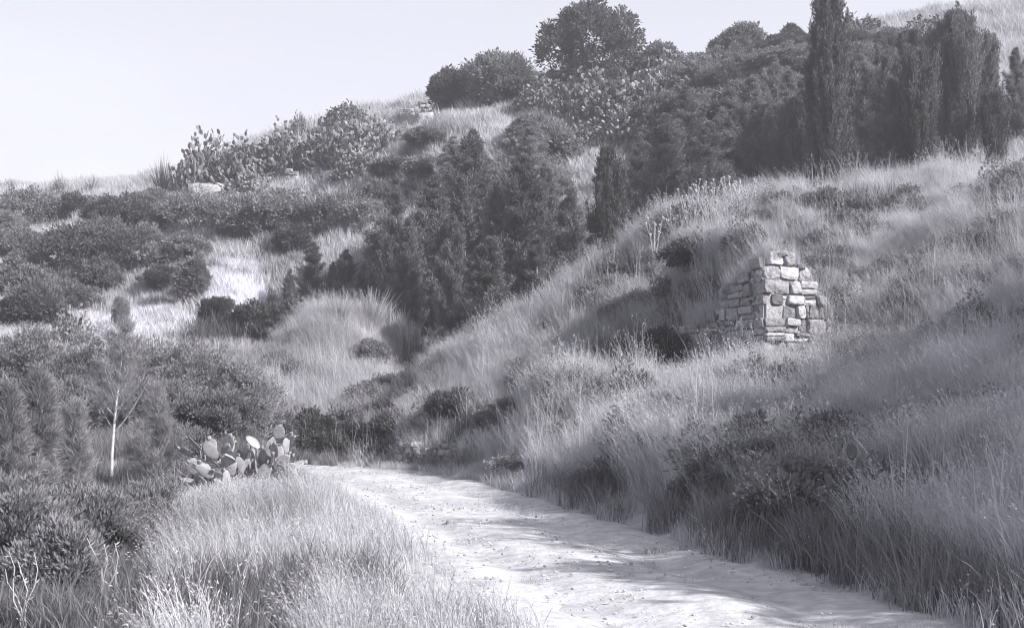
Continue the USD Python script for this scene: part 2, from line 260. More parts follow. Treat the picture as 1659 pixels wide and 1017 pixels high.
def bush(Wd, H, seed, leaf=0.14, lw=0.45, n_lobes=9, dens=1.0, up=0.3, trunk_h=0.12, ragged=0.22, tree=False, cap=10500):
    """(crown, stems): leaf clumps set over an uneven cluster of lobes, with gaps between the clumps."""
    rng = np.random.default_rng(seed); R = Wd / 2; C, N, stems, lobes = [], [], [], []
    low = trunk_h * H; clr = max(0.14, 0.17 * min(R, 0.7 * H) * (0.75 if tree else 1.0) * rng.uniform(0.8, 1.2))
    for k in range(n_lobes):
        a = rng.random() * 2 * math.pi; rr = math.sqrt(rng.random()) * 0.70 * R
        rl = np.array([R * rng.uniform(0.26, 0.5)] * 2 + [(H - low) * rng.uniform(0.22, 0.42)])
        c = np.array([rr * math.cos(a), rr * math.sin(a), 0]); c[2] = low + rl[2] * 0.7 + (H - low - 1.75 * rl[2]) * rng.random() ** 0.7 * (1 - (rr / R) ** 2) ** 0.5
        if k == 0: rl = np.array([R * 0.6, R * 0.6, (H - low) * 0.44]); c = np.array([0, 0, low + (H - low) * 0.5])
        lobes.append((c, rl))
        n = max(8, int(4 * math.pi * (rl[0] * rl[2] * 2 + rl[0] ** 2) / 3 / (clr * clr * 1.5)))
        dr = unit(rng.normal(size=(n, 3))); dr[:, 2] = np.where(rng.random(n) < (0.35 if tree else 0.75), np.abs(dr[:, 2]), dr[:, 2])
        P = c + dr * rl * (1 + ragged * rng.normal(size=(n, 1)) * 0.55)
        C.append(P); N.append(unit(dr / rl))
        b = np.array([rng.normal() * 0.05 * R, rng.normal() * 0.05 * R, -0.2]); mid = b + (c - b) * 0.5 + rng.normal(size=3) * 0.06 * R
        r0 = 0.02 + 0.012 * H if not tree else 0.05 + 0.022 * H
        stems.append(tube(np.array([b, b * .5 + mid * .5, mid, c]), np.linspace(r0, 0.012, 4), 5))
    C, N = np.vstack(C), np.vstack(N)
    inside = np.zeros(len(C), bool)
    for c, rl in lobes: inside |= (((C - c) / rl) ** 2).sum(1) < 0.62
    C, N = C[~inside], N[~inside]; C, N = C[C[:, 2] > 0.02], N[C[:, 2] > 0.02]
    if tree:   # some foliage deep inside closes the crown
        dq = unit(rng.normal(size=(60, 3))) * (rng.random((60, 1)) ** 0.33) * [R * 0.62, R * 0.62, (H - low) * 0.42]; C = np.vstack([C, dq + [0, 0, low + (H - low) * 0.48]]); N = np.vstack([N, unit(dq)])
    per = max(10, int(dens * clr * clr * 9.0 / (leaf * leaf * lw * 0.5)))
    if per * len(C) > cap: f = math.sqrt(per * len(C) / cap); leaf *= min(f, 1.35); per = max(8, int(cap / len(C)))
    Q, NN = np.repeat(C, per, 0), np.repeat(N, per, 0); n = len(Q); rs = np.repeat(rng.uniform(0.6, 1.45, len(C)), per)[:, None]
    off = unit(rng.normal(size=(n, 3))) * rng.random((n, 1)) ** 0.45 * clr * rs; off[:, 2] *= 0.8
    P = Q + off; P[:, 2] = np.maximum(P[:, 2], 0.02)
    D = unit(off) * 0.7 + NN * 0.55 + rng.normal(size=(n, 3)) * 0.45 + [0, 0, up]
    return leaves(P, D, leaf * rng.uniform(0.6, 1.4, n), leaf * lw * rng.uniform(0.7, 1.3, n), rng), cat(stems)
def sapling(H, Wd, seed, needle=0.11, nl=0.06, n_br=26, rich=1.0, upright=0.8, trunk_r=0.035, bare=0.12):
    """Young pine: (needles, trunk, list of branches)."""
    rng = np.random.default_rng(seed); z = np.linspace(-0.1, H, 8)
    bend = np.stack([0.03 * H * np.sin(z / H * 3 + seed), 0.02 * H * np.cos(z / H * 2.2 + seed), z], 1)
    trunk = tube(bend, np.linspace(trunk_r, 0.006, 8), 7); br, nd = [], []
    for k in range(n_br):
        t = bare + (0.98 - bare) * (k + rng.random()) / n_br; a = k * 2.4 + rng.random() * 0.8
        L = Wd * 0.5 * (1.05 - t) ** 0.6 * rng.uniform(0.75, 1.2); e = math.radians(25 + 45 * t * upright + rng.uniform(-10, 12))
        s = np.linspace(0, 1, 6); o = np.array([np.interp(t * H, z, bend[:, 0]), np.interp(t * H, z, bend[:, 1]), t * H])
        line = o + np.stack([np.cos(a) * math.cos(e) * L * s, np.sin(a) * math.cos(e) * L * s, L * (math.sin(e) * s + 0.35 * s ** 2)], 1)
        br.append(tube(line, np.linspace(trunk_r * 0.42 * (1.1 - t), 0.003, 6), 5))
        n = int(130 * rich * max(L, 0.3) / 0.6)
        u = 0.15 + 0.85 * rng.random(n) ** 0.7; P = np.stack([np.interp(u, s, line[:, i]) for i in range(3)], 1) + rng.normal(size=(n, 3)) * 0.035
        T = unit(line[-1] - line[0]); side = unit(rng.normal(size=(n, 3)))
        tw = unit(T * 0.7 + side * 0.8 + [0, 0, 0.4]); off = rng.random(n)[:, None] * 0.22 * L
        for q in range(4):
            nd.append(leaves(P + tw * off + rng.normal(size=(n, 3)) * 0.012, tw + rng.normal(size=(n, 3)) * 0.32, needle * rng.uniform(0.7, 1.3, n), needle * nl, rng))
    return cat(nd), trunk, br
def pad_mesh(nu=10, nv=4, thick=0.11):
    """A prickly pear pad, one unit long, standing on the origin along +z, flat in the xz plane."""
    t_ = np.linspace(0, 1, nv + 2)[1:-1]; an = np.arange(nu) * 2 * math.pi / nu; v = [[0, 0, 0]]
    for t in t_:
        w = 0.40 * math.sin(math.pi * t ** 0.82) ** 0.62 * (0.62 + 0.5 * t); th = thick * math.sin(math.pi * t) ** 0.5 * 0.5
        v += [[w * math.cos(a), th * math.sin(a), t] for a in an]
    v.append([0, 0, 1.0]); f = []
    for j in range(nu): f.append([0, 1 + (j + 1) % nu, 1 + j])
    for i in range(nv - 1):
        for j in range(nu):
            a, b = 1 + i * nu + j, 1 + i * nu + (j + 1) % nu; f += [[a, b, b + nu], [a, b + nu, a + nu]]
    e = len(v) - 1; o = 1 + (nv - 1) * nu
    for j in range(nu): f.append([o + j, o + (j + 1) % nu, e])
    return np.array(v, float), np.array(f)
PAD_FAR, PAD_NEAR = pad_mesh(6, 3), pad_mesh(16, 8, 0.10)
PAD_NEAR[0][:, 0] *= 0.84
def pads_layout(Wd, H, seed, n, size=0.4, flat=0.45):
    """Pads crowding a low dome, each leaning outward, many with a pad growing from their rim: list of (origin, 3x3 frame, length)."""
    rng = np.random.default_rng(seed); out = []
    hump = 1 + 0.0 * H; ph = rng.random(4) * 6
    while len(out) < n:
        a = rng.random() * 2 * math.pi; r = math.sqrt(rng.random()); top = H * math.sqrt(max(0.03, 1 - r * r)) * (0.82 + 0.14 * math.sin(3 * a + ph[0]) + 0.12 * math.sin(5 * a + 4 * r + ph[1]))
        L = size * rng.uniform(0.7, 1.2); z = max(-0.05, (top - L * 1.5) * rng.random() ** 0.5)
        o = np.array([r * math.cos(a) * Wd / 2 * 0.92, r * math.sin(a) * Wd / 2 * 0.75, z]); dr = unit(np.array([math.cos(a) * 0.6 * r, math.sin(a) * 0.6 * r, 0.75]) + rng.normal(size=3) * flat * 0.7)
        for c in range(2):
            nr = unit(np.cross(dr, rng.normal(size=3))); xx = np.cross(nr, dr); out.append((o, np.stack([xx, nr, dr], 1), L))
            sd = rng.uniform(-1, 1); o = o + dr * L * (0.97 - 0.22 * abs(sd)) + xx * L * 0.3 * sd; dr = unit(dr * 0.7 + xx * sd * 0.6 + rng.normal(size=3) * flat * 0.6 + [0, 0, 0.2]); L = size * rng.uniform(0.6, 1.0)
            if o[2] + L * 0.5 > top or rng.random() < 0.35: break
    return out[:n]
def rock(size, seed, sub=3, rough=0.3):
    m = trimesh.creation.icosphere(sub); v = np.array(m.vertices); n = meshkit.fbm(v * 1.3 + seed * 3.1, 4, seed)
    k = np.clip(np.abs(v).max(1, keepdims=True), 0.6, 1); v = v / k ** 0.6
    v = v * (1 - rough + 2 * rough * n[:, None]) * np.asarray(size) / 2
    return v, np.array(m.faces)
def stone_block(l, dpt, h, rng):
    """An irregular building stone: a cut corner block, knocked about."""
    c = rng.uniform(0.10, 0.26) * min(l, h); pts = []
    for sx in (-1, 1):
        for sy in (-1, 1):
            for sz in (-1, 1):
                a = np.array([sx * l / 2, sy * dpt / 2, sz * h / 2]) * rng.uniform(0.86, 1.03, 3)
                for k in range(3):
                    b = a.copy(); b[k] -= np.sign(b[k]) * c * rng.uniform(0.5, 1.9); pts.append(b)
    for k in range(5): pts.append(np.array([rng.uniform(-.35, .35) * l, dpt * rng.uniform(0.5, 0.56), rng.uniform(-.35, .35) * h]))
    hull = trimesh.convex.convex_hull(np.array(pts)); v, f = np.array(hull.vertices), np.array(hull.faces)
    for _ in range(2): v, f = trimesh.remesh.subdivide(v, f)
    o = rng.uniform(0, 50, 3); nz = meshkit.fbm(v * 9 + o, 3, 7) - 0.5; nv = unit(v / np.array([l, dpt, h])); return v + nv * (nz * 0.16 * min(h, l))[:, None] + (meshkit.fbm(v * 26 + o, 2, 8) - 0.5)[:, None] * nv * 0.02, f
def wall_stones(parent, x0, ux, uy, top, z_bot, courses, ln, depth, seed, mats, gap=0.012):
    """Rough courses along one wall face. x0: start on the ground, ux along, uy outward; top(s): height of the broken top."""
    rng = np.random.default_rng(seed); z = z_bot; k = 0; S = ln[2]; fr = np.stack([ux, uy, [0, 0, 1.0]], 1)
    def lay(s, zc, l, hh, tilt):
        v, f = stone_block(l, depth * rng.uniform(0.8, 1.1), hh, rng); an = rng.normal() * tilt; ca, sa = math.cos(an), math.sin(an)
        v = v @ np.array([[ca, 0, sa], [0, 1, 0], [-sa, 0, ca]]).T
        if np.linalg.det(fr) < 0: f = f[:, ::-1]
        obj('stone', (v @ fr.T + x0 + ux * s + uy * (-depth * 0.44 + rng.normal() * 0.035) + np.array([0, 0, zc]), f), mats[rng.integers(len(mats))], parent, smooth=32)
    while k < 60:
        h = rng.uniform(*courses); s = rng.uniform(-0.05, 0.03); any_ = False
        while s < S:
            l = min(rng.uniform(ln[0], ln[1]), S - s + 0.1)
            if l > 0.08 and z + h * 0.6 < top(s + l / 2):
                any_ = True; r = rng.random()
                if r < 0.22 and h > 0.16:      # two flat stones instead of one
                    q = rng.uniform(0.4, 0.6); lay(s + l / 2, z + h * q / 2, l - gap, h * q - gap, 0.03); lay(s + l / 2, z + h * (q + 1) / 2, l - gap, h * (1 - q) - gap, 0.03)
                elif r < 0.4 and l > 0.26:       # a stone and small chinking beside it
                    q = rng.uniform(0.62, 0.75); lay(s + l * q / 2, z + h / 2, l * q - gap, h * rng.uniform(0.85, 1.05) - gap, 0.05); 
                    for e in range(2): lay(s + l * (q + 1) / 2, z + h * (0.25 + 0.5 * e), l * (1 - q) - gap, h * 0.46, 0.1)
                else: lay(s + l / 2, z + h * rng.uniform(0.46, 0.52), l - gap, h * rng.uniform(0.84, 1.1) - gap, 0.045)
            s += l
        z += h * 0.97; k += 1
        if not any_ and z > max(top(q) for q in np.linspace(0, S, 9)): break

# ------------------------------------------------------------------ placing
def spot(px, Y, dz=0.0):
    x = (px - CX) / FPX * Y; x = x * (1.0 / (math.cos(PITCH)))
    for _ in range(3):   # the lens looks up a little, so x also depends on the height
        z = float(hz(np.array([x]), np.array([Y]))[0]); depth = Y * math.cos(PITCH) + (z - EYE[2]) * math.sin(PITCH); x = (px - CX) / FPX * depth
    return np.array([x, Y, z + dz])
def size_px(w, Y): return w / FPX * Y
def height_to(px, py, Y, z): return float(wpt(px, py, Y)[2] - z)

CLASSES = {}
def class_parts(key, parts):
    """A class prim holding the named parts of one kind; things reference it."""
    if key not in CLASSES:
        c = stage.CreateClassPrim(f'/World/{key}')
        for nm, mesh, m in parts(): usdkit.mesh(stage, f'/World/{key}/{nm}', mesh, m)
        CLASSES[key] = c
    return CLASSES[key]
def instance(name, key, label, category, loc, rotz, scale, group=None):
    t_ = thing(name, label, category, loc, rotz, group); UsdGeom.Xformable(t_).AddScaleOp().Set(Gf.Vec3f(*map(float, scale)))
    t_.GetReferences().AddInternalReference(CLASSES[key].GetPath()); t_.SetInstanceable(True); return t_
def add_conifer(px, top, w, Y, label, seed, col=False, name='cypress_tree', mat='conifer', category='tree', group=None, **kw):
    p = spot(px, Y); H = max(0.8, height_to(px, top, Y, p[2])); R = size_px(w, Y) / 2
    if not col:
        k = seed % 4; key = f'cypress_class_{mat}_{k}'
        def parts():
            crown, trunk = conifer(7.0, 1.35, 50 + k + 10 * (mat == 'leaf_mid'), **kw); return [('trunk', trunk, M['bark']), ('crown', crown, M[mat])]
        class_parts(key, parts); instance(name, key, label, category, p, seed * 77 % 360, (R / 1.35, R / 1.35, H / 7.0), group); return
    crown, trunk = conifer(H, R, seed, col=col, **kw)
    t_ = thing(name, label, category, p, group=group)
    obj('trunk', trunk, M['bark'], t_); obj('crown', crown, M[mat], t_)
def add_bush(px, top, w, Y, label, seed, name='shrub', mat='leaf_mid', category='shrub', group=None, dz=-0.1, **kw):
    p = spot(px, Y, dz); H = max(0.5, height_to(px, top, Y, p[2]))
    crown, stems = bush(size_px(w, Y), H, seed, **kw)
    t_ = thing(name, label, category, p, group=group)
    obj('trunk' if category == 'tree' else 'stems', stems, M['bark'], t_); obj('crown' if category == 'tree' else 'foliage', crown, M[mat], t_)
def add_pear(px, top, w, Y, label, seed, group=None):
    p = spot(px, Y); H = max(0.6, height_to(px, top, Y, p[2])) * 1.12; Wd = size_px(w, Y) * 1.25; v = seed % 5; key = f'pear_class_{v}'
    def parts():
        L = pads_layout(4.4, 3.4, 440 + v, 1350, 0.30); pv, pf = PAD_FAR; rng = np.random.default_rng(v)
        stem = cat([tube(np.array([[x, y, -0.3], [x * 1.05, y * 1.05, 0.9], [x * 1.15, y * 1.15, 1.6]]), [0.11, 0.08, 0.05], 6) for x, y in rng.uniform(-1.3, 1.3, (6, 2))])
        return [('pads', cat([((pv * l) @ fr.T + o, pf) for o, fr, l in L]), M['pear']), ('stem', stem, M['bark'])]
    if key not in CLASSES:
        class_parts(key, parts); stage.GetPrimAtPath(f'/World/{key}/pads').SetCustomDataByKey('kind', 'stuff')
    instance('prickly_pear', key, label, 'prickly pear', p, seed * 53 % 360, (Wd / 4.4, Wd / 4.4, H / 3.4), group)

# --- conifers behind the bank
CON = [  # px, top, width, distance, label, options
    (700, 300, 150, 44.0, 'broad dark cypress with feathery sprays, leftmost of the big clump behind the bank', dict()),
    (762, 222, 165, 46.5, 'tallest broad cypress in the middle of the dark clump behind the bank', dict()),
    (848, 262, 165, 42.0, 'broad dark cypress in the front of the clump, above the lit grass crest', dict()),
    (925, 318, 120, 40.0, 'lower cypress at the right end of the clump, beside the narrow dark cypress', dict()),
    (660, 370, 80, 42.0, 'small cypress at the left foot of the big dark clump', dict()),
    (790, 400, 150, 38.5, 'low dark cypress right behind the grassy crest at the foot of the clump', dict()),
    (1078, 190, 130, 44.0, 'wide dark cypress behind the thistles', dict()),
    (1150, 205, 105, 45.0, 'dark cypress just right of the one behind the thistles', dict()),
    (1222, 128, 110, 47.0, 'grey feathery cypress left of the tall column', dict(mat='leaf_mid')),
    (1280, 120, 90, 46.0, 'pale feathery cypress touching the left side of the tall column', dict(mat='leaf_mid')),
    (1398, 75, 105, 44.0, 'grey feathery cypress touching the right side of the tall column', dict(mat='leaf_mid')),
    (1450, 130, 85, 42.0, 'shorter grey cypress between the feathery one and the dark pair', dict(mat='leaf_mid')),
    (1650, 85, 70, 44.0, 'grey cypress cut by the right edge', dict(mat='leaf_mid')),
    (860, 200, 100, 54.0, 'pale grey cypress on the slope above the big dark clump', dict(mat='leaf_pale')),
    (735, 230, 90, 55.0, 'pale grey cypress on the slope behind the left of the big clump', dict(mat='leaf_pale')),
    (1040, 222, 80, 47.0, 'grey cypress between the narrow dark one and the wide dark one', dict()),
    (1112, 148, 100, 50.0, 'grey cypress rising above the wide dark cypress', dict(mat='leaf_mid')),
    (1185, 150, 90, 49.0, 'dark cypress behind the left feathery cypress', dict()),
    (1258, 98, 80, 52.0, 'slim grey cypress higher up behind the pale feathery one', dict(mat='leaf_mid')),
    (640, 300, 80, 46.5, 'slim feathery cypress at the upper left shoulder of the big clump', dict()),
    (805, 300, 90, 43.0, 'slim feathery cypress in the heart of the big clump', dict()),
    (885, 275, 90, 44.5, 'slim feathery cypress at the upper right of the big clump', dict()),
    (735, 360, 90, 40.5, 'low feathery cypress in front of the big clump at left', dict()),
    (870, 400, 90, 38.8, 'low feathery cypress in front of the big clump at right', dict()),
    (468, 445, 46, 47.5, 'small pointed young cypress at the left of the terrace cypresses', dict()),
    (538, 432, 46, 48.0, 'small pointed young cypress between the terrace cypresses', dict()),
    (588, 440, 50, 46.5, 'small pointed young cypress beside the left foot of the big clump', dict()),
    (505, 400, 85, 49.0, 'dark cypress on the left terraces above the far grassy bank', dict(mat='conifer')),
    (560, 415, 60, 50.5, 'slender cypress on the terrace next to the big clump', dict(mat='conifer')),
    (610, 395, 70, 49.0, 'grey cypress in front of the left edge of the big clump', dict(mat='leaf_mid')),
]
for i, (px, top, w, Y, lab, kw) in enumerate(CON): add_conifer(px, top - (26 if 38 < Y < 47 and px < 1000 else 14), w * 1.04, Y, lab, 100 + i, **kw)
COL = [(1345, -70, 68, 40.0, 'tall dense columnar cypress, darkest and widest column at upper right'), (1490, 84, 58, 41.0, 'dark columnar cypress to the right of the grey feathery trees'),
       (1612, 150, 40, 41.0, 'small slim columnar cypress near the right edge'), (332, 488, 16, 45.5, 'thin dark young cypress on the pale terrace'), (357, 488, 34, 45.0, 'small pointed cypress at the right end of the pale terrace'),
       (193, 486, 20, 46.0, 'small grey columnar cypress in the middle of the white grass terrace')]
COL += [(987, 238, 56, 42.0, 'narrow dark cypress between the pale grass strip and the bank'), (1425, 92, 74, 48.0, 'grey cypress rising behind the right feathery cypress'), (1472, 58, 84, 49.0, 'tall dark cypress behind the dark columnar one'),
        (1522, 52, 66, 45.0, 'dark cypress between the columnar one and the tall ragged one'), (1588, 66, 62, 45.5, 'dark cypress against the right flank of the tall ragged one'), (1556, 20, 84, 42.5, 'tall dark cypress with ragged right edge, next to the bare slope at top right'), (1308, 150, 56, 45.0, 'dark cypress against the left flank of the tall column')]
for i, (px, top, w, Y, lab) in enumerate(COL): add_conifer(px, top, w, Y, lab, 200 + i, col=True, name='columnar_cypress', mat='cypress' if i < 5 or i in (6, 8) else 'conifer' if i > 5 else 'leaf_mid', leaf=0.12 if w > 40 else 0.09, dens=1.5 if w > 40 else 1.0)

# --- trees and shrubs along the ridge
add_bush(950, 8, 158, 69, 'large round dark carob tree on the skyline', 301, name='carob_tree', mat='leaf_dark', category='tree', tree=True, n_lobes=20, leaf=0.17, ragged=0.22, dens=1.2, cap=22000, trunk_h=0.03)
add_bush(797, 92, 130, 68, 'round paler tree on the skyline left of the large carob', 302, name='round_tree', mat='leaf_mid', category='tree', tree=True, n_lobes=14, leaf=0.16, ragged=0.26, cap=18000, trunk_h=0.04)
add_bush(727, 116, 70, 69, 'small dark bush on the skyline at the left of the round tree', 303, mat='leaf_dark', leaf=0.2)
add_bush(1072, 74, 84, 68, 'small round tree on the skyline right of the large carob', 304, name='round_tree', mat='leaf_mid', category='tree', tree=True, leaf=0.16, ragged=0.3, cap=16000)
add_bush(1205, 46, 100, 67, 'spreading tree on the skyline left of the tall column', 305, name='round_tree', mat='leaf_mid', category='tree', tree=True, leaf=0.16, ragged=0.3, cap=16000)
add_bush(1170, 68, 50, 67, 'small bush leaning on the left of the spreading skyline tree', 306, mat='leaf_mid', leaf=0.2)
add_bush(1282, 44, 36, 66, 'small upright dark bush on the skyline next to the tall column', 307, mat='leaf_dark', leaf=0.2)
add_bush(830, 130, 80, 66, 'dark bush under the round skyline tree', 308, mat='leaf_dark', leaf=0.2)
add_bush(860, 195, 90, 59, 'dark bush on the slope below the lit terrace edge', 309, mat='leaf_dark', leaf=0.2)
# --- prickly pears
PEARS = [(335, 212, 110, 70, 'prickly pear thicket at the left end of the hedge on the skyline'), (400, 222, 110, 69, 'prickly pear thicket second from the left on the skyline hedge'), (462, 198, 110, 69, 'prickly pear thicket in the middle of the skyline hedge'),
         (528, 192, 105, 68, 'prickly pear thicket right of the middle of the skyline hedge'), (600, 182, 110, 66, 'prickly pear thicket at the right end of the skyline hedge'), (410, 268, 90, 66, 'low prickly pear thicket hanging below the hedge beside the pale boulder'),
         (580, 235, 90, 64, 'low prickly pear thicket below the right end of the hedge'), (484, 178, 26, 75, 'tiny prickly pear standing alone on the skyline'), (565, 163, 70, 74, 'flat prickly pear patch on the skyline before the pale wall'),
         (880, 122, 100, 64, 'prickly pear thicket under the left side of the large carob'), (960, 110, 130, 63, 'wide prickly pear thicket under the large carob'), (1050, 104, 120, 63, 'prickly pear thicket to the right below the large carob'), (1125, 120, 90, 61, 'prickly pear thicket where the skyline dips'),
         (930, 195, 90, 59, 'prickly pear clump above the pale grass strip'), (1010, 170, 110, 59, 'prickly pear thicket above the narrow dark cypress'), (1085, 165, 100, 58, 'prickly pear thicket above the wide dark cypress'), (1168, 92, 60, 66, 'small prickly pear clump under the spreading tree'),
         (1285, 88, 80, 64, 'pale prickly pear clump just left of the tall column'), (1390, 22, 90, 63, 'prickly pear thicket at the top right of the tall column'), (1445, 50, 90, 61, 'prickly pear clump below the top edge between the cypresses'), (1500, 28, 90, 61, 'prickly pear thicket behind the dark columnar cypress'), (1098, 84, 110, 66, 'prickly pear thicket on the skyline right of the small round tree'), (1245, 92, 100, 64, 'prickly pear thicket on the slope under the small upright skyline bush'), (1310, 72, 80, 63, 'prickly pear thicket behind the top left of the tall column'), (1230, 140, 100, 58, 'prickly pear clump on the slope behind the feathery cypress'), (1345, 100, 90, 57, 'prickly pear clump hidden behind the tall column'), (1450, 110, 90, 56, 'prickly pear clump behind the shorter grey cypress')]
for i, (px, top, w, Y, lab) in enumerate(PEARS): add_pear(px, top, w, Y, lab, 400 + i, group='prickly pears on the hill')
add_pear(112, 494, 80, 42, 'low prickly pear clump at the left of the white grass terrace', 430)

# --- spiky plants on the far left skyline
def spiky(px, top, w, Y, label, seed, n=46, mat='leaf_mid'):
    p = spot(px, Y); H = max(0.5, height_to(px, top, Y, p[2])); R = size_px(w, Y) / 2; rng = np.random.default_rng(seed); parts = []
    for k in range(n):
        a = rng.random() * 2 * math.pi; e = rng.random(); q = np.linspace(0, 1, 5)
        tip = np.array([math.cos(a) * R * (1.1 - e * 0.9), math.sin(a) * R * (1.1 - e * 0.9), H * (0.35 + 0.65 * e) * rng.uniform(0.8, 1.0)])
        line = tip * q[:, None]; line[:, 2] += 0.25 * H * np.sin(q * math.pi) * (1 - e)
        sd = unit(np.cross(tip, [0, 0, 1.0]) + 1e-6); wd = (0.09 * (1 - q) + 0.006)[:, None]
        v = np.stack([line - sd * wd / 2, line + sd * wd / 2], 1).reshape(-1, 3); j = np.arange(4)[:, None] * 2
        parts.append((v, np.vstack([j + [0, 1, 3], j + [0, 3, 2]])))
    t_ = thing('spiky_plant', label, 'plant', p); obj('fronds', cat(parts), M[mat], t_)
    obj('stem', tube([[0, 0, -0.2], [0, 0, 0.12 * H], [0, 0, 0.2 * H]], [0.12, 0.11, 0.04]), M['bark'], t_)
spiky(95, 272, 44, 74, 'small spiky plant on the far left skyline', 501)
spiky(262, 238, 90, 71, 'large spiky plant with fanned fronds at the left end of the hedge', 502, n=90)
spiky(150, 274, 50, 74, 'low spiky plant on the skyline between the other two', 503)
spiky(20, 288, 30, 75, 'small spiky tuft on the skyline at the left edge', 504)

# --- shrubs of the left terraces
B = [(55, 312, 120, 66, 'leaf_mid', 'grey shrub at the left edge under the skyline'), (120, 318, 60, 66, 'leaf_dark', 'small dark shrub under the spiky plants'), (205, 325, 120, 62, 'leaf_dark', 'dark shrub on the upper left terrace below the hedge'),
     (320, 316, 160, 60, 'leaf_mid', 'broad grey shrub below the pale boulder'), (150, 372, 190, 56, 'leaf_dark', 'large dark spreading shrub above the white grass terrace'), (238, 400, 90, 55.5, 'leaf_mid', 'rounded shrub at the right of the large dark shrub'),
     (450, 318, 130, 58, 'leaf_mid', 'grey shrub in the middle of the left slope'), (560, 322, 150, 56, 'leaf_mid', 'wide grey shrub left of the big dark clump'),
     (395, 345, 90, 58, 'leaf_mid', 'small grey shrub above the bright grass slope'), (625, 300, 90, 57, 'leaf_mid', 'grey shrub behind the left edge of the big dark clump'), (40, 435, 80, 53, 'leaf_mid', 'grey shrub at the left edge above the terrace'),
     (480, 372, 70, 55, 'leaf_dark', 'small dark shrub to the right of the bright grass slope'), (310, 425, 50, 51, 'leaf_mid', 'small upright grey tree at the right end of the white terrace'), (440, 505, 130, 46.0, 'leaf_dark', 'dark bush behind the far grassy bank'),
     (500, 500, 100, 46.5, 'leaf_dark', 'dark bush between the far bank and the terrace cypresses'), (690, 215, 80, 60, 'leaf_mid', 'grey shrub under the lit terrace edge'), (640, 262, 90, 60, 'leaf_mid', 'low grey shrub between hedge and big clump'), (415, 500, 80, 44.5, 'leaf_dark', 'dark shrub where the far bank begins')]
for i, (px, top, w, Y, mt, lab) in enumerate(B): add_bush(px, top, w, Y, lab, 520 + i, mat=mt, leaf=0.13, n_lobes=13, ragged=0.5, cap=11500)

# --- scrub that covers the slopes between the named shrubs
CLEAR = [(440, 395, 640, 500), (1470, 0, 1659, 150), (290, 190, 660, 335), (690, 150, 830, 215), (900, 225, 1035, 320), (120, 485, 310, 560), (300, 395, 440, 510), (20, 345, 150, 410), (1560, 40, 1659, 200), (1165, 95, 1240, 135), (480, 300, 640, 340), (150, 290, 240, 330), (640, 180, 700, 235)]
MARKS = [(x, (t + b) / 2, n) for x, t, b, n in [(335, 287, 315, 'the rounded pale boulder'), (505, 262, 295, 'the low pale wall remains'), (692, 150, 205, 'the skyline wall remains'), (797, 95, 170, 'the round skyline tree'), (950, 20, 120, 'the large carob'),
    (1072, 75, 115, 'the small round skyline tree'), (1205, 50, 100, 'the spreading skyline tree'), (1345, 20, 300, 'the tall cypress column'), (1490, 90, 280, 'the dark cypress column'), (1555, 30, 280, 'the tall ragged cypress'), (1612, 150, 280, 'the small slim cypress column'), (1398, 75, 290, 'the grey feathery cypress'),
    (1222, 128, 300, 'the left feathery cypress'), (1078, 190, 340, 'the wide dark cypress'), (985, 240, 400, 'the narrow dark cypress'), (762, 222, 540, 'the tallest clump cypress'), (700, 300, 560, 'the leftmost clump cypress'), (925, 318, 480, 'the lowest clump cypress'), (860, 185, 300, 'the grey slope cypress'),
    (150, 372, 490, 'the large dark shrub'), (55, 312, 370, 'the left edge shrub'), (215, 490, 545, 'the white grass terrace'), (370, 410, 490, 'the bright grass slope'), (505, 400, 550, 'the terrace cypress'), (540, 500, 590, 'the far bank crest'), (262, 240, 300, 'the large spiky plant'), (95, 275, 297, 'the small spiky plant'), (960, 250, 300, 'the pale grass strip'), (760, 180, 200, 'the lit terrace edge')]]
SAID = {}
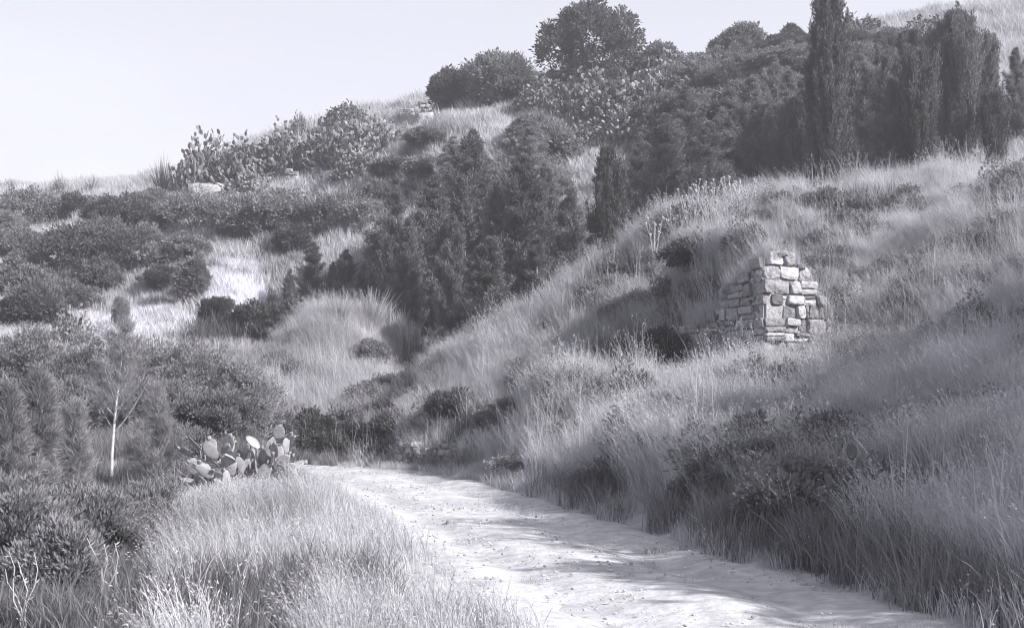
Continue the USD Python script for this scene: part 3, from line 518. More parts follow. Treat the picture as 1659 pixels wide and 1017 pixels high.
def scrub(n, px0, px1, y0, y1, wr, hr, mats, where, group, seed, leaf=0.14):
    rng = np.random.default_rng(seed); k = 0.0
    while k < n:
        px, Y = rng.uniform(px0, px1), rng.uniform(y0, y1); p = spot(px, Y, -0.1)
        dv = p - EYE; f = dv[1] * math.cos(PITCH) + dv[2] * math.sin(PITCH); py = CY - FPX * (dv[2] * math.cos(PITCH) - dv[1] * math.sin(PITCH)) / f
        h = rng.uniform(*hr); w = rng.uniform(*wr); ph = h / Y * FPX
        if any(a < px < c and (b < py < e or b < py - ph < e) for a, b, c, e in CLEAR): k += 0.2; continue
        mt = mats[rng.integers(len(mats))]; v = int(rng.integers(4)); key = f'scrub_class_{mt}_{v}'
        def parts():
            crown, stems = bush(2.6, 2.1, 2600 + v, leaf=leaf, n_lobes=10, ragged=0.5, cap=18000); return [('stems', stems, M['bark']), ('foliage', crown, M[mt])]
        class_parts(key, parts)
        my = py - ph / 2; D = [((px - a) ** 2 + (my - b) ** 2, a, b, nm) for a, b, nm in MARKS]; _, a, b, nm = min(D); dx, dy = px - a, my - b
        tone = 'dark' if mt == 'leaf_dark' else 'pale' if mt == 'leaf_pale' else 'grey'; sz = 'small' if w * h < 3.6 else 'broad' if w > 2.8 else 'rounded'
        wh = ('right of' if dx > 0 else 'left of') if abs(dx) > 1.6 * abs(dy) else ('below' if dy > 0 else 'above') if abs(dy) > 1.6 * abs(dx) else f"{'below' if dy > 0 else 'above'} and {'right' if dx > 0 else 'left'} of"
        lab = f"{sz} {tone} scrub bush {'close ' if dx * dx + dy * dy < 50 ** 2 else ''}{wh} {nm}"
        SAID[lab] = SAID.get(lab, 0) + 1
        if SAID[lab] > 2: k += 0.3; continue
        if SAID[lab] == 2: lab = lab.replace('scrub bush', 'scrub bush, ' + ('higher on the slope,' if Y > (y0 + y1) / 2 else 'lower on the slope,')).replace('close ', '')
        instance('scrub_bush', key, lab, 'shrub', p, rng.uniform(0, 360), (w / 2.6, w / 2.6, h / 2.1), group); k += 1
scrub(16, 660, 1010, 50, 63, (1.6, 3.2), (1.2, 2.2), ['leaf_pale', 'leaf_mid'], 'scrubby bush on the slope between the big dark clump and the skyline', 'scrub above the big clump', 2000)
scrub(44, 1010, 1600, 47, 60, (1.8, 3.4), (1.2, 2.1), ['leaf_mid', 'leaf_mid', 'leaf_dark'], 'scrubby bush on the slope behind the row of cypresses at right', 'scrub behind the cypresses', 3000)
scrub(20, 1060, 1320, 57, 65, (1.6, 3.0), (1.2, 2.2), ['leaf_mid', 'leaf_mid', 'leaf_dark'], '', 'scrub behind the cypresses', 3500)
scrub(36, 10, 650, 47, 68, (1.4, 2.8), (1.0, 2.1), ['leaf_mid', 'leaf_mid', 'leaf_dark'], 'low scrubby bush on the left terraces', 'scrub on the left terraces', 4000)
scrub(10, 420, 660, 42, 47, (1.6, 2.8), (1.2, 2.2), ['leaf_mid', 'leaf_dark'], 'scrubby bush in the dip behind the far grassy bank', 'scrub behind the far bank', 5000)

# --- left middle ground
LM = [(45, 525, 130, 31, 'leaf_mid', 'grey leafy shrub at the left edge in front of the terrace'), (130, 540, 140, 30, 'leaf_mid', 'grey leafy shrub behind the pale trunked sapling'), (225, 545, 130, 30.5, 'leaf_mid', 'leafy shrub right behind the pale trunked sapling'),
      (305, 548, 140, 30, 'leaf_mid', 'broad leafy shrub in front of the white terrace'), (385, 580, 110, 30, 'leaf_pale', 'paler leafy shrub above the front prickly pear'), (250, 610, 150, 25, 'leaf_mid', 'leafy shrub to the right of the pale trunk'),
      (120, 610, 130, 24.5, 'leaf_mid', 'leafy shrub to the left of the pale trunk'), (350, 630, 140, 24, 'leaf_mid', 'leafy shrub right behind the front prickly pear'), (300, 690, 100, 20.5, 'leaf_mid', 'low shrub at the left of the front prickly pear'),
      (440, 640, 70, 31, 'leaf_mid', 'small shrub beside the bend of the track'), (245, 775, 110, 17.5, 'leaf_dark', 'low dark undergrowth at the foot of the pale trunk'), (125, 790, 80, 17, 'leaf_dark', 'dark undergrowth left of the foot of the pale trunk')]
for i, (px, top, w, Y, mt, lab) in enumerate(LM): add_bush(px, top + 14, w, Y, lab, 560 + i, mat=mt, leaf=0.068, lw=0.34, up=0.8, n_lobes=12, ragged=0.42, dens=0.9, cap=19000)
for i, (px, top, w, Y, mt, lab) in enumerate([(30, 800, 150, 11.8, 'leaf_mid', 'leafy bush under the bushy pines at the left edge'), (140, 806, 150, 12.4, 'leaf_mid', 'leafy bush below the pale trunked sapling'), (232, 800, 110, 13.4, 'leaf_mid', 'small leafy bush at the left foot of the grass mound'), (90, 850, 120, 10.4, 'leaf_pale', 'low paler bush nearest the camera at the left')]):
    add_bush(px, top, w, Y, lab, 590 + i, mat=mt, leaf=0.045, lw=0.34, up=0.9, n_lobes=11, ragged=0.5, dens=0.8, cap=14000)
def add_pine(px, top, w, Y, label, seed, pale=False, name='young_pine', **kw):
    p = spot(px, Y, -0.05); H = height_to(px, top, Y, p[2]); nd, tr, br = sapling(H, size_px(w, Y), seed, **kw)
    t_ = thing(name, label, 'tree', p); m = M['bark_pale'] if pale else M['bark']
    obj('trunk', tr, m, t_, smooth=True)
    for b in br: obj('branch', b, m, t_)
    obj('needles', nd, M['needle'], t_)
add_pine(188, 540, 190, 20, 'young pine with slender pale bare trunk', 601, pale=True, n_br=22, bare=0.36, rich=0.8, trunk_r=0.034, nl=0.07)
add_pine(50, 625, 120, 13.5, 'bushy long needled young pine at the left edge', 602, rich=3.0, n_br=34, bare=0.03)
add_pine(110, 665, 80, 14.2, 'bushy young pine just left of the pale trunk', 603, rich=2.4, n_br=30, bare=0.03)
add_pine(8, 640, 100, 13.0, 'bushy young pine cut by the left edge', 604, rich=3.0, n_br=30, bare=0.03)
add_pine(255, 640, 120, 19.0, 'small soft pine in front of the shrubs right of the pale trunk', 605, rich=1.6, n_br=24, bare=0.05)

# --- prickly pears near the camera: every pad and fruit a part
def near_pear(px, top, Y, Wd, n, seed, label, size, mat):
    p0 = spot(px, Y, 0.0); H = height_to(px, top, Y, p0[2]); rngp = np.random.default_rng(seed)
    t_ = thing('prickly_pear', label, 'prickly pear', p0)
    for (o, fr, l) in pads_layout(Wd, H, seed, n, size, flat=0.5):
        v = PAD_NEAR[0].copy(); v[:, 0] *= rngp.uniform(0.8, 1.1) * (1 + 0.12 * np.sin(v[:, 2] * 5 + rngp.random() * 6)); v[:, 1] += 0.10 * v[:, 2] ** 2 * rngp.normal() + 0.16 * v[:, 0] ** 2 * rngp.normal(); v[:, 0] += 0.08 * v[:, 2] ** 2 * rngp.normal()
        obj('pad', ((v * l) @ fr.T + o, PAD_NEAR[1]), mat, t_, smooth=True)
        if rngp.random() < 0.4:
            for q in range(rngp.integers(1, 4)):
                e = rngp.uniform(-0.8, 0.8); c = o + fr[:, 2] * l * (1.0 - 0.16 * e * e) + fr[:, 0] * l * 0.28 * e; m = trimesh.creation.icosphere(1); obj('fruit', (np.array(m.vertices) * [0.02, 0.02, 0.034] @ fr.T + c, np.array(m.faces)), mat, t_, smooth=True)
    obj('stem', cat([tube(np.array([[x, 0, -0.2], [x * 1.1, 0.03, 0.15], [x * 1.3, 0.0, 0.35]]), [0.07, 0.06, 0.04], 7) for x in (-0.3 * Wd, -0.1 * Wd, 0.1 * Wd, 0.3 * Wd)]), M['bark'], t_)
near_pear(388, 662, 18.0, 1.75, 125, 83, 'prickly pear with large pale pads beside the track', 0.34, M['pear_front'])
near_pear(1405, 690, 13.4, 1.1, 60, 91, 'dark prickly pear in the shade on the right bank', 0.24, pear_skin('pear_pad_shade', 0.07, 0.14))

# --- shrubs at the bend of the track
for i, (px, top, w, Y, mt, lab) in enumerate([(505, 672, 90, 33.3, 'leaf_dark', 'dark shrub on the cut bank at the bend of the track'), (570, 690, 90, 33.4, 'leaf_dark', 'dark low shrub in the middle of the cut bank at the bend'), (640, 672, 90, 32.6, 'leaf_dark', 'dark shrub left of the small stone wall'),
        (600, 625, 70, 35.5, 'leaf_mid', 'grey shrub above the cut bank at the bend'), (455, 672, 50, 32.5, 'leaf_dark', 'dark shrub right behind the front prickly pear'), (530, 705, 70, 32.4, 'leaf_dark', 'low dark shrub on the edge of the track at the bend, left one'), (610, 710, 70, 32.3, 'leaf_dark', 'low dark shrub on the edge of the track at the bend, middle one'), (668, 708, 50, 31.8, 'leaf_dark', 'low dark shrub against the left end of the small stone wall'), (745, 640, 120, 30.3, 'leaf_dark', 'low dark shrub above the small stone wall'),
        (475, 590, 60, 37.2, 'leaf_mid', 'small grey bush on the left slope of the far bank'), (600, 555, 60, 38.0, 'leaf_mid', 'small grey bush on the face of the far bank'), (830, 655, 90, 27.5, 'weed', 'dark weed clump on the bank right of the small stone wall'), (915, 580, 80, 27.5, 'weed', 'grey weedy shrub on the middle of the bank'), (1070, 545, 110, 27.6, 'leaf_dark', 'dark brush in the hollow left of the ruined wall'), (1130, 500, 90, 28.2, 'leaf_dark', 'dark brush climbing the back of the hollow'), (1025, 560, 90, 28.2, 'leaf_dark', 'dark brush at the left end of the hollow'), (1150, 440, 70, 29.4, 'weed', 'weeds hanging over the top of the hollow')]):
    add_bush(px, top, w, Y, lab, 640 + i, mat=mt, leaf=0.11, lw=0.4, n_lobes=8, ragged=0.3)

# --- ruined house corner on the bank
rw = thing('ruined_wall', 'ruined corner of a stone house wall half buried in the grassy bank', 'wall ruin')
wall_stones(rw, C, uR, nR, topR, -0.3, (0.18, 0.31), (0.18, 0.52, 2.05), 0.34, 14, [M['stone'], M['stone_pale'], M['stone']])
wall_stones(rw, C - uL * 0.0 + nL * 0.0 + uL * 0.05, uL, nL, topL, -0.3, (0.2, 0.33), (0.22, 0.5, 2.9), 0.34, 12, [M['stone_old'], M['stone']])
core = []
for u, n_, tp, S in ((uR, nR, topR, 1.8), (uL, nL, topL, 2.8)):
    for k in range(int(S / 0.15)):
        s = k * 0.15 + 0.075; h = tp(s) - 0.2 + 0.3; b = trimesh.creation.box([0.149, 0.30, max(h, 0.1)]); v = np.array(b.vertices) @ np.stack([u, n_, [0, 0, 1.0]], 1).T + C + u * s - n_ * 0.20 + [0, 0, h / 2 - 0.3]
        core.append((v, np.array(b.faces)))
obj('wall_core', cat(core), M['rubble'], rw)
rng = np.random.default_rng(15)
for k in range(34):
    sd = rng.random() < 0.62; u, n_, tp = (uR, nR, topR) if sd else (uL, nL, topL); q = rng.uniform(0, 2.0 if sd else 2.8); sz = rng.uniform(0.09, 0.24)
    v, f = rock((sz * rng.uniform(1, 1.5), sz, sz * rng.uniform(0.6, 0.9)), 740 + k, 2, 0.4)
    obj('stone', (v + C + u * q - n_ * rng.uniform(0.0, 0.3) + [0, 0, tp(q) - rng.uniform(0.0, 0.16)], f), M['stone' if sd else 'stone_old'], rw, smooth=25)
for k in range(26):
    q = rng.uniform(1.3, 2.5); sz = rng.uniform(0.1, 0.34); P_ = C + uR * q + nR * rng.uniform(-0.1, 0.35); P_[2] = float(hz(P_[:1], P_[1:2])[0]) + rng.uniform(0.0, 0.6) * max(0.0, 2.3 - q)
    v, f = rock((sz * 1.3, sz, sz * 0.8), 780 + k, 2, 0.4); obj('stone', (v + P_, f), M['stone'], rw, smooth=25)
rng = np.random.default_rng(5)
for i, (px, py, Y, sz, lab) in enumerate([(1330, 500, 25.9, .42, 'pale fallen stone high on the right slope of the ruined wall'), (1355, 508, 26.0, .36, 'pale fallen stone at the upper right end of the ruined wall'), (1340, 535, 25.6, .45, 'flat pale stone right of the ruined wall'), (1370, 550, 25.6, .36, 'fallen stone low at the right end of the ruined wall'),
        (1300, 575, 24.6, .3, 'fallen stone at the foot of the lit wall face'), (1165, 590, 25.3, .3, 'fallen stone at the foot of the shaded wall face'), (1135, 575, 25.9, .32, 'fallen stone at the far end of the shaded wall face')]):
    p = wpt(px, py, Y); p[2] = max(p[2], float(hz(np.array([p[0]]), np.array([Y]))[0]) + 0.05)
    p[2] = min(p[2], float(hz(np.array([p[0]]), np.array([Y]))[0]) + 0.25)
    v, f = rock((sz, sz * .8, sz * .6), 700 + i); obj('fallen_stone', (v + p, f), M['stone_pale'], smooth=25, label=lab, category='stone')
# small retaining wall by the track, and pale remains of walls on the hill
def beside(y, off):
    k = int(np.argmin(np.abs(TP[:, 1] - y) + 99 * (np.arange(len(TP)) > 300))); p = TP[k] + TN[k] * off; return np.array([p[0], p[1], 0.0])
def small_wall(name, label, px0, px1, Y0, Y1, top_py, bot_py, seed, course, length, mats, wob=0.12, depth=0.35, ab=None):
    a, b = ab if ab else (wpt(px0, bot_py, Y0), wpt(px1, bot_py, Y1)); a[2] = b[2] = 0; u = unit(b - a); n_ = np.array([u[1], -u[0], 0.0]); n_ = n_ if n_[1] < 0 else -n_; S = np.linalg.norm(b - a)
    z0 = float(min(hz(np.array([a[0], b[0]]), np.array([a[1], b[1]])))) - 0.25; H = top_py if ab else wpt((px0 + px1) / 2, top_py, (Y0 + Y1) / 2)[2] - z0
    rg = np.random.default_rng(seed); ks = rg.uniform(1 - 2 * wob, 1, 9); tp = lambda s: float(H * np.interp(s / S, np.linspace(0, 1, 9), ks))
    t_ = thing(name, label, 'wall ruin', (a[0], a[1], z0)); wall_stones(t_, np.zeros(3), u, n_, tp, 0.0, course, (length[0], length[1], S), depth, seed, mats)
    c = []
    for k in range(int(S / 0.2)):
        s = k * 0.2 + 0.1; h = max(0.1, tp(s) - 0.22); bx = trimesh.creation.box([0.199, 0.28, h]); c.append((np.array(bx.vertices) @ np.stack([u, n_, [0, 0, 1.0]], 1).T + u * s - n_ * 0.26 + [0, 0, h / 2], np.array(bx.faces)))
    obj('wall_core', cat(c), M['rubble'], t_)
small_wall('stone_wall', 'low broken dry stone wall in grass beside the track', 0, 0, 0, 0, 1.25, 0, 21, (0.12, 0.2), (0.14, 0.34), [M['stone'], M['stone_old']], 0.15, ab=(beside(28.5, 2.35), beside(26.4, 2.35)))
small_wall('stone_ledge', 'low ragged line of stones along the foot of the bank beside the track', 0, 0, 0, 0, 0.72, 0, 24, (0.1, 0.19), (0.14, 0.36), [M['stone'], M['stone_old']], 0.25, ab=(beside(25.4, 2.35), beside(21.0, 2.35)))
small_wall('ruined_wall', 'pale stone wall remains on the skyline left of the round tree', 645, 738, 72.0, 71.5, 150, 205, 22, (0.16, 0.3), (0.2, 0.5), [M['stone_pale'], M['stone']], 0.28)
small_wall('ruined_wall', 'pale stone wall remains below the prickly pear hedge', 462, 548, 66.0, 65.5, 258, 298, 23, (0.16, 0.3), (0.2, 0.5), [M['stone_pale'], M['stone']], 0.3)
def add_rock(px, py, Y, sx, sy, sz, label, seed, mat='stone_pale', lift=0.2, name='boulder', category='rock'):
    p = spot(px, Y); v, f = rock((sx, sy, sz), seed); obj(name, (v + p + [0, 0, sz * lift], f), M[mat], smooth=30, label=label, category=category)
add_rock(335, 300, 68, 2.0, 1.6, 1.9, 'rounded pale boulder below the left part of the prickly pear hedge', 801, 'stone', 0.05)
add_rock(690, 195, 66, .9, .8, 1.9, 'upright pale rock under the wall remains on the skyline', 802)
add_rock(540, 262, 65, 1.1, .9, 1.1, 'pale rock at the right of the lower wall remains', 803)
add_rock(740, 840, 16.7, .26, .2, .12, 'small dark stone lying on the pale track', 804, 'stone_old', .2, 'loose_stone', 'stone')
add_rock(790, 862, 15.2, .16, .12, .06, 'smaller dark stone on the track right of the other one', 805, 'stone_old', .2, 'loose_stone', 'stone')
add_rock(1270, 895, 12.4, .2, .18, .22, 'pale stone at the lower edge of the shaded bank', 806, 'stone', .3, 'loose_stone', 'stone')
add_rock(1640, 885, 10.4, .38, .3, .26, 'pale angular stone at the lower right edge', 807, 'stone', .3, 'loose_stone', 'stone')
add_rock(1060, 880, 13.6, .2, .16, .1, 'flat stone where the track meets the shaded bank', 808, 'stone_old', .2, 'loose_stone', 'stone')

# --- dry thistles on the crest
def thistle(px, base, top, Y, label, seed, n=7):
    p = spot(px, Y, -0.05); H = height_to(px, top, Y, p[2]); rng = np.random.default_rng(seed); st, hd = [], []
    for k in range(n):
        a = rng.random() * 2 * math.pi; R = H * rng.uniform(0.08, 0.34); e = H * rng.uniform(0.78, 1.0); q = np.linspace(0, 1, 6)
        st.append(tube(np.stack([math.cos(a) * R * q ** 1.4, math.sin(a) * R * q ** 1.4, e * q ** 0.9], 1), np.linspace(0.014, 0.006, 6), 5)); hd.append(np.array([math.cos(a) * R, math.sin(a) * R, e]))
        for b in range(2):
            q0 = rng.uniform(0.45, 0.8); o = np.array([math.cos(a) * R * q0 ** 1.4, math.sin(a) * R * q0 ** 1.4, e * q0 ** 0.9]); a2 = rng.random() * 2 * math.pi; l = H * rng.uniform(0.14, 0.26)
            tip = o + [math.cos(a2) * l * .5, math.sin(a2) * l * .5, l]; st.append(tube([o, o * .5 + tip * .5 + [0, 0, -.02], tip], [0.008, 0.007, 0.005], 4)); hd.append(tip)
    t_ = thing('dry_thistle', label, 'thistle', p, group='dry thistles on the crest'); obj('stem', cat(st), M['thistle'], t_)
    for h in hd:
        s = trimesh.creation.icosphere(1); v = np.array(s.vertices) * [0.027, 0.027, 0.034]; v[:, :2] *= 1 + 0.3 * (v[:, 2:] / 0.034); obj('flower_head', (v + h, np.array(s.faces)), M['thistle'], t_)
for i, (px, top, Y, lab, n) in enumerate([(1120, 294, 31.8, 'dry candelabra thistle, leftmost tall one on the crest before the dark cypress', 7), (1150, 290, 32.0, 'dry candelabra thistle between the left and the tallest one on the crest', 8), (1190, 284, 31.6, 'tallest dry thistle with many heads on the crest', 9), (1214, 290, 31.9, 'dry thistle just right of the tallest one', 8),
        (1090, 330, 31.6, 'short dry thistle at the left end of the row on the crest', 5), (1060, 352, 31.4, 'small dry thistle lowest on the crest', 4), (1160, 300, 31.2, 'dry thistle in front of the row in the middle', 6)]): thistle(px, 0, top, Y, lab, 820 + i, n)
# dry woody weeds in the left foreground
def stalks(px, top, Y, label, seed, n=4, w=0.5):
    p = spot(px, Y, -0.05); H = height_to(px, top, Y, p[2]); rng = np.random.default_rng(seed); t_ = thing('dry_stalk_plant', label, 'plant', p)
    for k in range(n):
        a = rng.random() * 2 * math.pi; R = H * w * rng.uniform(0.1, 0.7); e = H * rng.uniform(0.7, 1.0); q = np.linspace(0, 1, 7)
        line = np.stack([math.cos(a) * R * q ** 1.3 + 0.03 * np.sin(q * 9 + k), math.sin(a) * R * q ** 1.3, e * q], 1)
        br = [tube(line, np.linspace(0.008, 0.003, 7), 6)]; nn = 9; u = rng.uniform(0.35, 1, nn); P = np.stack([np.interp(u, q, line[:, i]) for i in range(3)], 1)
        br.append(leaves(P, rng.normal(size=(nn, 3)) * [1, 1, .4] + [0, 0, .7], 0.05, 0.013, rng)); obj('stalk', cat(br), M['thistle'], t_)
for i, (px, top, Y, lab, n) in enumerate([(390, 832, 9.6, 'thick pale dry stalks with withered leaves in the left foreground', 5), (420, 850, 9.8, 'thin dry stalks right of the thick pale ones in the foreground', 4), (515, 855, 10.2, 'leaning dry stalks beside the left edge of the track', 4), (290, 870, 9.2, 'low sprawling dry stalks left of the thick pale ones', 4),
        (175, 850, 9.6, 'slim dry stalks under the bushy pines', 4), (40, 890, 8.9, 'short dry stalks in the lower left corner', 4), (320, 700, 19, 'thin dry stalks behind the front prickly pear', 4)]): stalks(px, top, Y, lab, 840 + i, n)
for i, (px, top, Y, lab) in enumerate([(565, 592, 37.6, 'pale dry weed bush at the near end of the far bank'), (600, 462, 40.2, 'tall wispy dry weed on the crest of the far bank beside the big clump'), (550, 468, 39.2, 'wispy dry weed in the middle of the far bank crest'), (495, 520, 38.4, 'dry weed on the left slope of the far bank')]):
    p = spot(px, Y, -0.1); H = height_to(px, top, Y, p[2]); rng = np.random.default_rng(860 + i); parts = []
    for k in range(110):
        a = rng.random() * 2 * math.pi; R = H * 0.6 * rng.random(); e = H * rng.uniform(0.5, 1); q = np.linspace(0, 1, 4)
        parts.append(tube(np.stack([math.cos(a) * R * q ** 1.2 + math.cos(a) * .2 * R, math.sin(a) * R * q ** 1.2, e * q], 1), [0.008, 0.008, 0.006, 0.003], 3))
    obj('dry_weed', (cat(parts)[0] + p, cat(parts)[1]), M['straw_pale'], label=lab, category='weed')

# --- trees standing to the right of the picture, whose shade lies on the bank
for i, (x, y, H, w) in enumerate([(9.9, 7.2, 5.8, 4.6), (11.4, 10.2, 7.0, 5.4), (13.2, 13.6, 7.0, 5.6), (15.2, 16.8, 6.6, 5.4)]):
    crown, stems = bush(w, H, 900 + i, leaf=0.16, lw=0.35, n_lobes=13, trunk_h=0.3, tree=True, dens=1.0)
    t_ = thing('olive_tree', ['olive tree beyond the right edge shading the foot of the bank', 'olive tree beyond the right edge shading the middle of the bank', 'olive tree farthest up the bank beyond the right edge', 'olive tree in the middle of the row beyond the right edge'][i], 'tree', (x, y, float(hz(np.array([x]), np.array([y]))[0])))
    obj('trunk', stems, M['bark'], t_); obj('crown', crown, M['leaf_mid'], t_)

# ------------------------------------------------------------------ grass
def tuft(seed, n, H, spread, wd, lean, heads=0.3, stiff=1.0):
    rng = np.random.default_rng(seed); vs, fs, k0 = [], [], 0
    a = rng.random(n) * 2 * math.pi; r = np.sqrt(rng.random(n)) * spread; o = np.stack([r * np.cos(a), r * np.sin(a), 0 * r - 0.03], 1)
    h = H * rng.uniform(0.5, 1.1, n); b = rng.random(n) * 2 * math.pi; bl = h * rng.uniform(0.08, 0.5, n) / stiff
    bend = np.stack([np.cos(b) * bl + lean[0] * h, np.sin(b) * bl + lean[1] * h, 0 * b], 1); q = np.array([0, 0.4, 0.75, 1.0]); out = []
    C = o[:, None] + bend[:, None] * (q ** 2)[None, :, None]; C[..., 2] += h[:, None] * (q - 0.16 * q ** 3 * (bl / h)[:, None])
    sd = unit(np.cross(bend + 1e-5, [0, 0, 1.0]) + rng.normal(size=(n, 3)) * 0.5); wv = wd * np.array([0.8, 1.0, 0.7, 0.12])
    v = np.stack([C - sd[:, None] * wv[None, :, None] / 2, C + sd[:, None] * wv[None, :, None] / 2], 2).reshape(n, 8, 3)
    kk = (np.arange(n) * 8)[:, None]; f = np.vstack([kk + t for j in (0, 2, 4) for t in ([j, j + 1, j + 3], [j, j + 3, j + 2])]); out = [(v.reshape(-1, 3), f)]
    m = rng.random(n) < heads
    if m.any():
        tip = C[m, -1]; dirn = unit(C[m, -1] - C[m, -2])
        for e in range(3): out.append(leaves(tip - dirn * 0.05 * e + rng.normal(size=tip.shape) * 0.012, dirn + rng.normal(size=tip.shape) * 0.4 + [lean[0] * 2, lean[1] * 2, -0.25], 0.036 * (H / 0.8) ** 0.5, 0.010, rng))
    return cat(out)
def scatter(name, label, category_, protos, mat, pts, smin, smax, seed, tilt=0.1):
    rng = np.random.default_rng(seed); n = len(pts); path = numbered(name)
    pi = UsdGeom.PointInstancer.Define(stage, path); put(pi.GetPrim(), label=label, category=category_, kind='stuff')
    for i, pm in enumerate(protos):
        usdkit.mesh(stage, f'{path}/tuft_{i:03d}', pm, mat); pi.CreatePrototypesRel().AddTarget(f'{path}/tuft_{i:03d}')
    pi.CreateProtoIndicesAttr(Vt.IntArray.FromNumpy(rng.integers(0, len(protos), n).astype(np.int32)))
    pi.CreatePositionsAttr(Vt.Vec3fArray.FromNumpy(pts.astype(np.float32)))
    s = (rng.uniform(smin, smax, n) * np.clip(0.45 + 1.1 * meshkit.fbm(np.stack([pts[:, 0] * 0.9, pts[:, 1] * 0.9, 0 * pts[:, 0]], -1), 3, 31), 0.6, 1.35))[:, None] * np.stack([np.ones(n), np.ones(n), rng.uniform(0.8, 1.15, n)], 1)
    pi.CreateScalesAttr(Vt.Vec3fArray.FromNumpy(s.astype(np.float32)))
    az = (rng.random(n) - 0.5) * 1.6; q = np.stack([0 * az, 0 * az, np.sin(az / 2), np.cos(az / 2)], 1)   # x y z w; leans keep a common wind
    pi.CreateOrientationsAttr(Vt.QuathArray([Gf.Quath(float(w_), float(x_), float(y_), float(z_)) for x_, y_, z_, w_ in q]))
rg = np.random.default_rng(4242)
def pts_in(n, x0, x1, y0, y1, keep):
    x, y = rg.uniform(x0, x1, n), rg.uniform(y0, y1, n); k = np.abs(x) < 0.47 * y + 3.0; x, y = x[k], y[k]
    dt = track_dist(x, y); k = keep(x, y, dt); x, y = x[k], y[k]; return np.stack([x, y, hz(x, y)], 1)
def patch(x, y, s, seed): return meshkit.fbm(np.stack([x * s, y * s, 0 * x], -1), 3, seed)
right = lambda x, y: x > np.interp(y, TP[:350, 1], TP[:350, 0]) if False else x > np.interp(y, [-16, 0, 5, 11.5, 15.3, 21.4, 25.6, 28.7, 32, 40, 60], [4.9, 3.75, 2.6, .95, .05, -1.45, -2.75, -4.7, -12, -14, -14])
off = lambda dt, y: dt > 1.6 + 0.35 * np.random.default_rng(len(dt)).random(len(dt)) ** 2
tall = [tuft(1000 + i, 60, 0.80, 0.22, 0.0075, (-0.14, 0.04), 0.55) for i in range(6)]
wide = [tuft(1020 + i, 60, 0.50, 0.34, 0.020, (-0.10, 0.03), 0.3) for i in range(5)]
weedy = [tuft(1040 + i, 64, 0.60, 0.24, 0.013, (-0.03, 0.0), 0.0, 0.8) for i in range(4)]
shortg = [tuft(1060 + i, 60, 0.26, 0.24, 0.0065, (-0.05, 0.0), 0.2) for i in range(4)]
cut = lambda x, y: (x > -13) & (x < -2.6 - 0.25 * (y - 31)) & (y > 31) & (y < 34.6)
ledge = lambda x, y, dt: (dt < 3.3) & (y > 19.5) & (y < 30.5) & (x > -3.2)
PB = spot(1405, 13.4)
bank = lambda x, y, dt: right(x, y) & ((x - PB[0]) ** 2 + (y - PB[1] + 0.5) ** 2 > 0.8) & ~(ledge(x, y, dt) & (np.sin(x * 37 + y * 53) < 0.8)) & off(dt, y) & (y < 41)
P = pts_in(58000, -18, 18, 7, 41, lambda x, y, dt: bank(x, y, dt) & ~cut(x, y) & ~((x > 1.9) & (x < 4.9) & (y > 25.3) & (y < 29) & (x < 4.9 - 0.53 * (y - 25.3))) & (patch(x, y, 0.35, 1) > 0.36) & (dt > 2.2)); scatter('tall_grass', 'tall dry pale grass with drooping seed heads over the right bank', 'grass', tall, M['straw'], P, 0.65, 1.1, 1)
P = pts_in(34000, -18, 18, 7, 41, lambda x, y, dt: bank(x, y, dt) & (patch(x, y, 0.35, 1) < 0.50)); scatter('weeds', 'darker leafy weeds in patches among the grass of the right bank', 'weeds', weedy, M['weed'], P, 0.6, 1.1, 2)
P = pts_in(30000, -16, 14, 6, 37, lambda x, y, dt: (dt > 1.6) & (dt < 2.8) & (y < 36) & ~cut(x, y) & (patch(x, y, 1.3, 11) > 0.42)); scatter('verge_grass', 'short dry grass along both edges of the track', 'grass', shortg, M['straw_pale'], P, 0.6, 1.3, 3)
P = pts_in(60000, -36, 30, 36, 80, lambda x, y, dt: ((y > 41) | ~right(x, y)) & (patch(x, y, 0.18, 2) > 0.30)); scatter('hill_grass', 'pale dry grass over the terraced hillside', 'grass', wide, M['straw_pale'], P, 0.8, 1.5, 4)
P = pts_in(24000, -36, 30, 37, 80, lambda x, y, dt: patch(x, y, 0.18, 2) < 0.45); scatter('hill_weeds', 'darker low weeds in patches on the terraced hillside', 'weeds', weedy, M['weed'], P, 0.8, 1.5, 5)
left = lambda x, y, dt: ~right(x, y) & (dt > 1.75)
P = pts_in(15000, -16, 4, 6, 36, lambda x, y, dt: left(x, y, dt) & (dt > 2.4) & ~((x / y > -0.275) & (x / y < -0.17) & (y > 14.2) & (y < 19)) & ~((x / y > -0.235) & (x / y < -0.15) & (y < 10.5)) & (y < 17.5) & (x / y > -0.278) & (patch(x, y, 0.6, 4) > 0.33)); scatter('foreground_grass', 'pale feathery grass mound left of the track', 'grass', tall, M['straw'], P, 0.5, 0.8, 6)
P = pts_in(24000, -20, 4, 6, 36, lambda x, y, dt: left(x, y, dt) & (dt > 2.2) & ~((x / y > -0.275) & (x / y < -0.17) & (y > 14.2) & (y < 19)) & ((x / y < -0.27) | (patch(x, y, 0.6, 4) < 0.52))); scatter('foreground_weeds', 'grey green weeds among the grass left of the track', 'weeds', weedy, M['weed'], P, 0.4, 0.75, 7)
P = pts_in(26000, -18, -3, 40, 54, lambda x, y, dt: ((x / y > -0.345) & (x / y < -0.262) & (y > 45.2) & (y < 51.5)) | ((x / y > -0.245) & (x / y < -0.205) & (y > 48) & (y < 54.5))); scatter('white_grass', 'bleached nearly white dry grass on the terrace steps at left', 'grass', wide, M['straw_white'], P, 0.7, 1.3, 8)

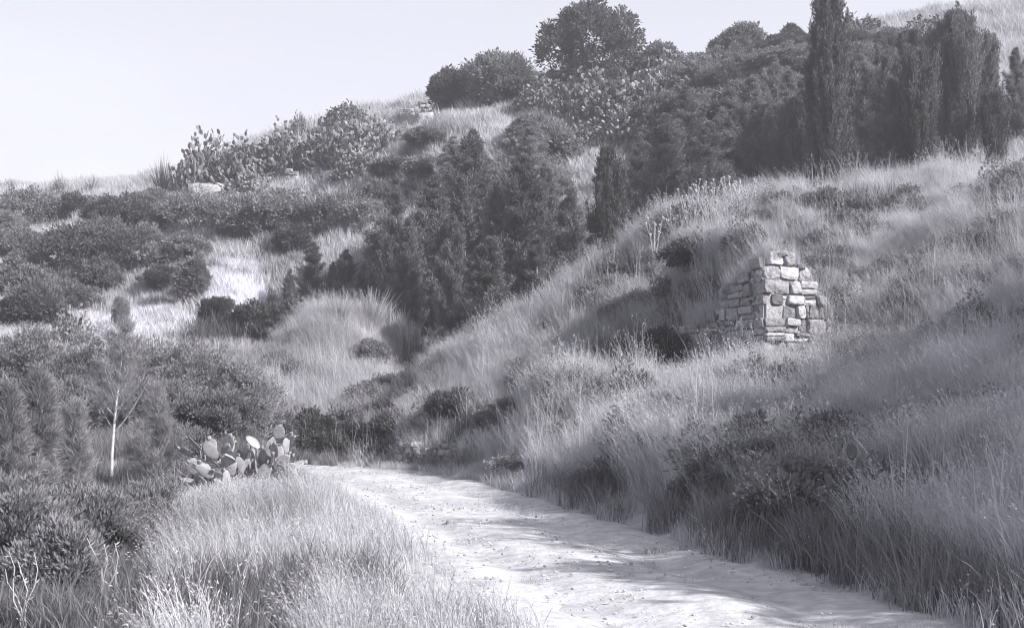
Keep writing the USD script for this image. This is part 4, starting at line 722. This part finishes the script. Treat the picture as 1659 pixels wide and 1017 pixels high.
stalky = [tuft(1080 + i, 16, 1.15, 0.25, 0.009, (-0.10, 0.03), 1.0, 1.6) for i in range(4)]
P = pts_in(11000, -18, 18, 7, 41, lambda x, y, dt: bank(x, y, dt) & (dt > 2.4) & (patch(x, y, 0.5, 21) > 0.52)); scatter('wild_oats', 'taller wild oat stalks in loose drifts over the right bank', 'grass', stalky, M['straw_pale'], P, 0.7, 1.15, 9)
P = pts_in(9000, -18, 18, 6, 41, lambda x, y, dt: bank(x, y, dt) & (y > 13) & (dt > 1.9) & (patch(x, y, 0.7, 23) > 0.58)); scatter('leafy_weeds', 'broad leafed dark weeds in clumps on the banks', 'weeds', [bush(0.7, 0.5, 1100 + i, leaf=0.045, lw=0.5, n_lobes=4, ragged=0.5, cap=1400)[0] for i in range(4)], M['leaf_mid'], P, 0.6, 1.3, 10)
P = pts_in(9000, 1.5, 5.2, 24.8, 30, lambda x, y, dt: (x < 5.0 - 0.53 * (y - 25.3) + 0.5) & (x > 1.6)); scatter('bank_weeds', 'dark weeds covering the shaded bank beside the ruined wall', 'weeds', weedy, M['weed'], P, 0.35, 0.75, 13)
P = pts_in(1800, -6, -1, 14, 19, lambda x, y, dt: (x / y > -0.29) & (x / y < -0.16) & (dt > 1.8)); scatter('pear_grass', 'short dry grass round the foot of the front prickly pear', 'grass', shortg, M['straw'], P, 0.7, 1.2, 14)

rw_ = np.random.default_rng(77); q = rw_.uniform(0.1, 2.3, 70); P = C + uR * q[:, None] - nR * rw_.uniform(0.0, 0.35, 70)[:, None]; P[:, 2] = C[2] + np.array([topR(a) for a in q]) - 0.12
q = rw_.uniform(0.1, 2.8, 60); P2 = C + uL * q[:, None] - nL * rw_.uniform(0.0, 0.35, 60)[:, None]; P2[:, 2] = C[2] + np.array([topL(a) for a in q]) - 0.12
q = rw_.uniform(1.2, 2.9, 120); P3_ = C + uR * q[:, None] + nR * rw_.uniform(0.05, 0.5, 120)[:, None]; P3_[:, 2] = hz(P3_[:, 0], P3_[:, 1])
scatter('wall_grass', 'grass growing over the broken top and right end of the ruined wall', 'grass', tall, M['straw'], np.vstack([P[q[:70] > 0] if False else P, P2, P3_]), 0.3, 0.7, 15)

# grit, pebbles and dead tufts on the track
rp = np.random.default_rng(99); n = 7000; k = rp.integers(0, 330, n); e = rp.normal(size=n) * 0.9; e = np.where(rp.random(n) < 0.4, np.sign(e) * rp.uniform(1.25, 1.8, n), np.clip(e, -1.6, 1.6))
gx, gy = TP[k, 0] + TN[k, 0] * e, TP[k, 1] + TN[k, 1] * e; kk = (gy > 5) & (gy < 36)
P = np.stack([gx, gy, 0 * gx + 0.012], 1)[kk]; scatter('gravel', 'pebbles and grit lying on the pale track', 'gravel', [rock((0.05, 0.04, 0.03), 1200 + i, 1, 0.4) for i in range(5)], M['gravel'], P, 0.15, 0.75, 11)
P = pts_in(5000, -8, 8, 6, 33, lambda x, y, dt: (dt < 1.75) & (dt > 0.2) & (patch(x, y, 0.8, 27) > 0.60)); scatter('track_grass', 'dead tufts of grass on the track', 'grass', shortg, M['straw_pale'], P, 0.25, 0.6, 12)

# thin summer air over the valley, round the camera and the whole scene
hb = trimesh.creation.box(bounds=[(-720, -520, -30), (720, 920, 46)])
hz_m = usdkit.material(stage, '/World/Looks/haze_air', {'v': ('principled_volume', {'color': (0.93, 0.93, 1.0), 'density': 0.0013, 'anisotropy': 0.2})}, volume='v.volume')
obj('haze', hb, hz_m, kind='stuff', label='thin pale summer haze in the air over the hillside', category='haze')

def px_of(p):
    d_ = np.asarray(p) - EYE; f_ = d_[1] * math.cos(PITCH) + d_[2] * math.sin(PITCH); return CX + FPX * d_[0] / f_, CY - FPX * (d_[2] * math.cos(PITCH) - d_[1] * math.sin(PITCH)) / f_
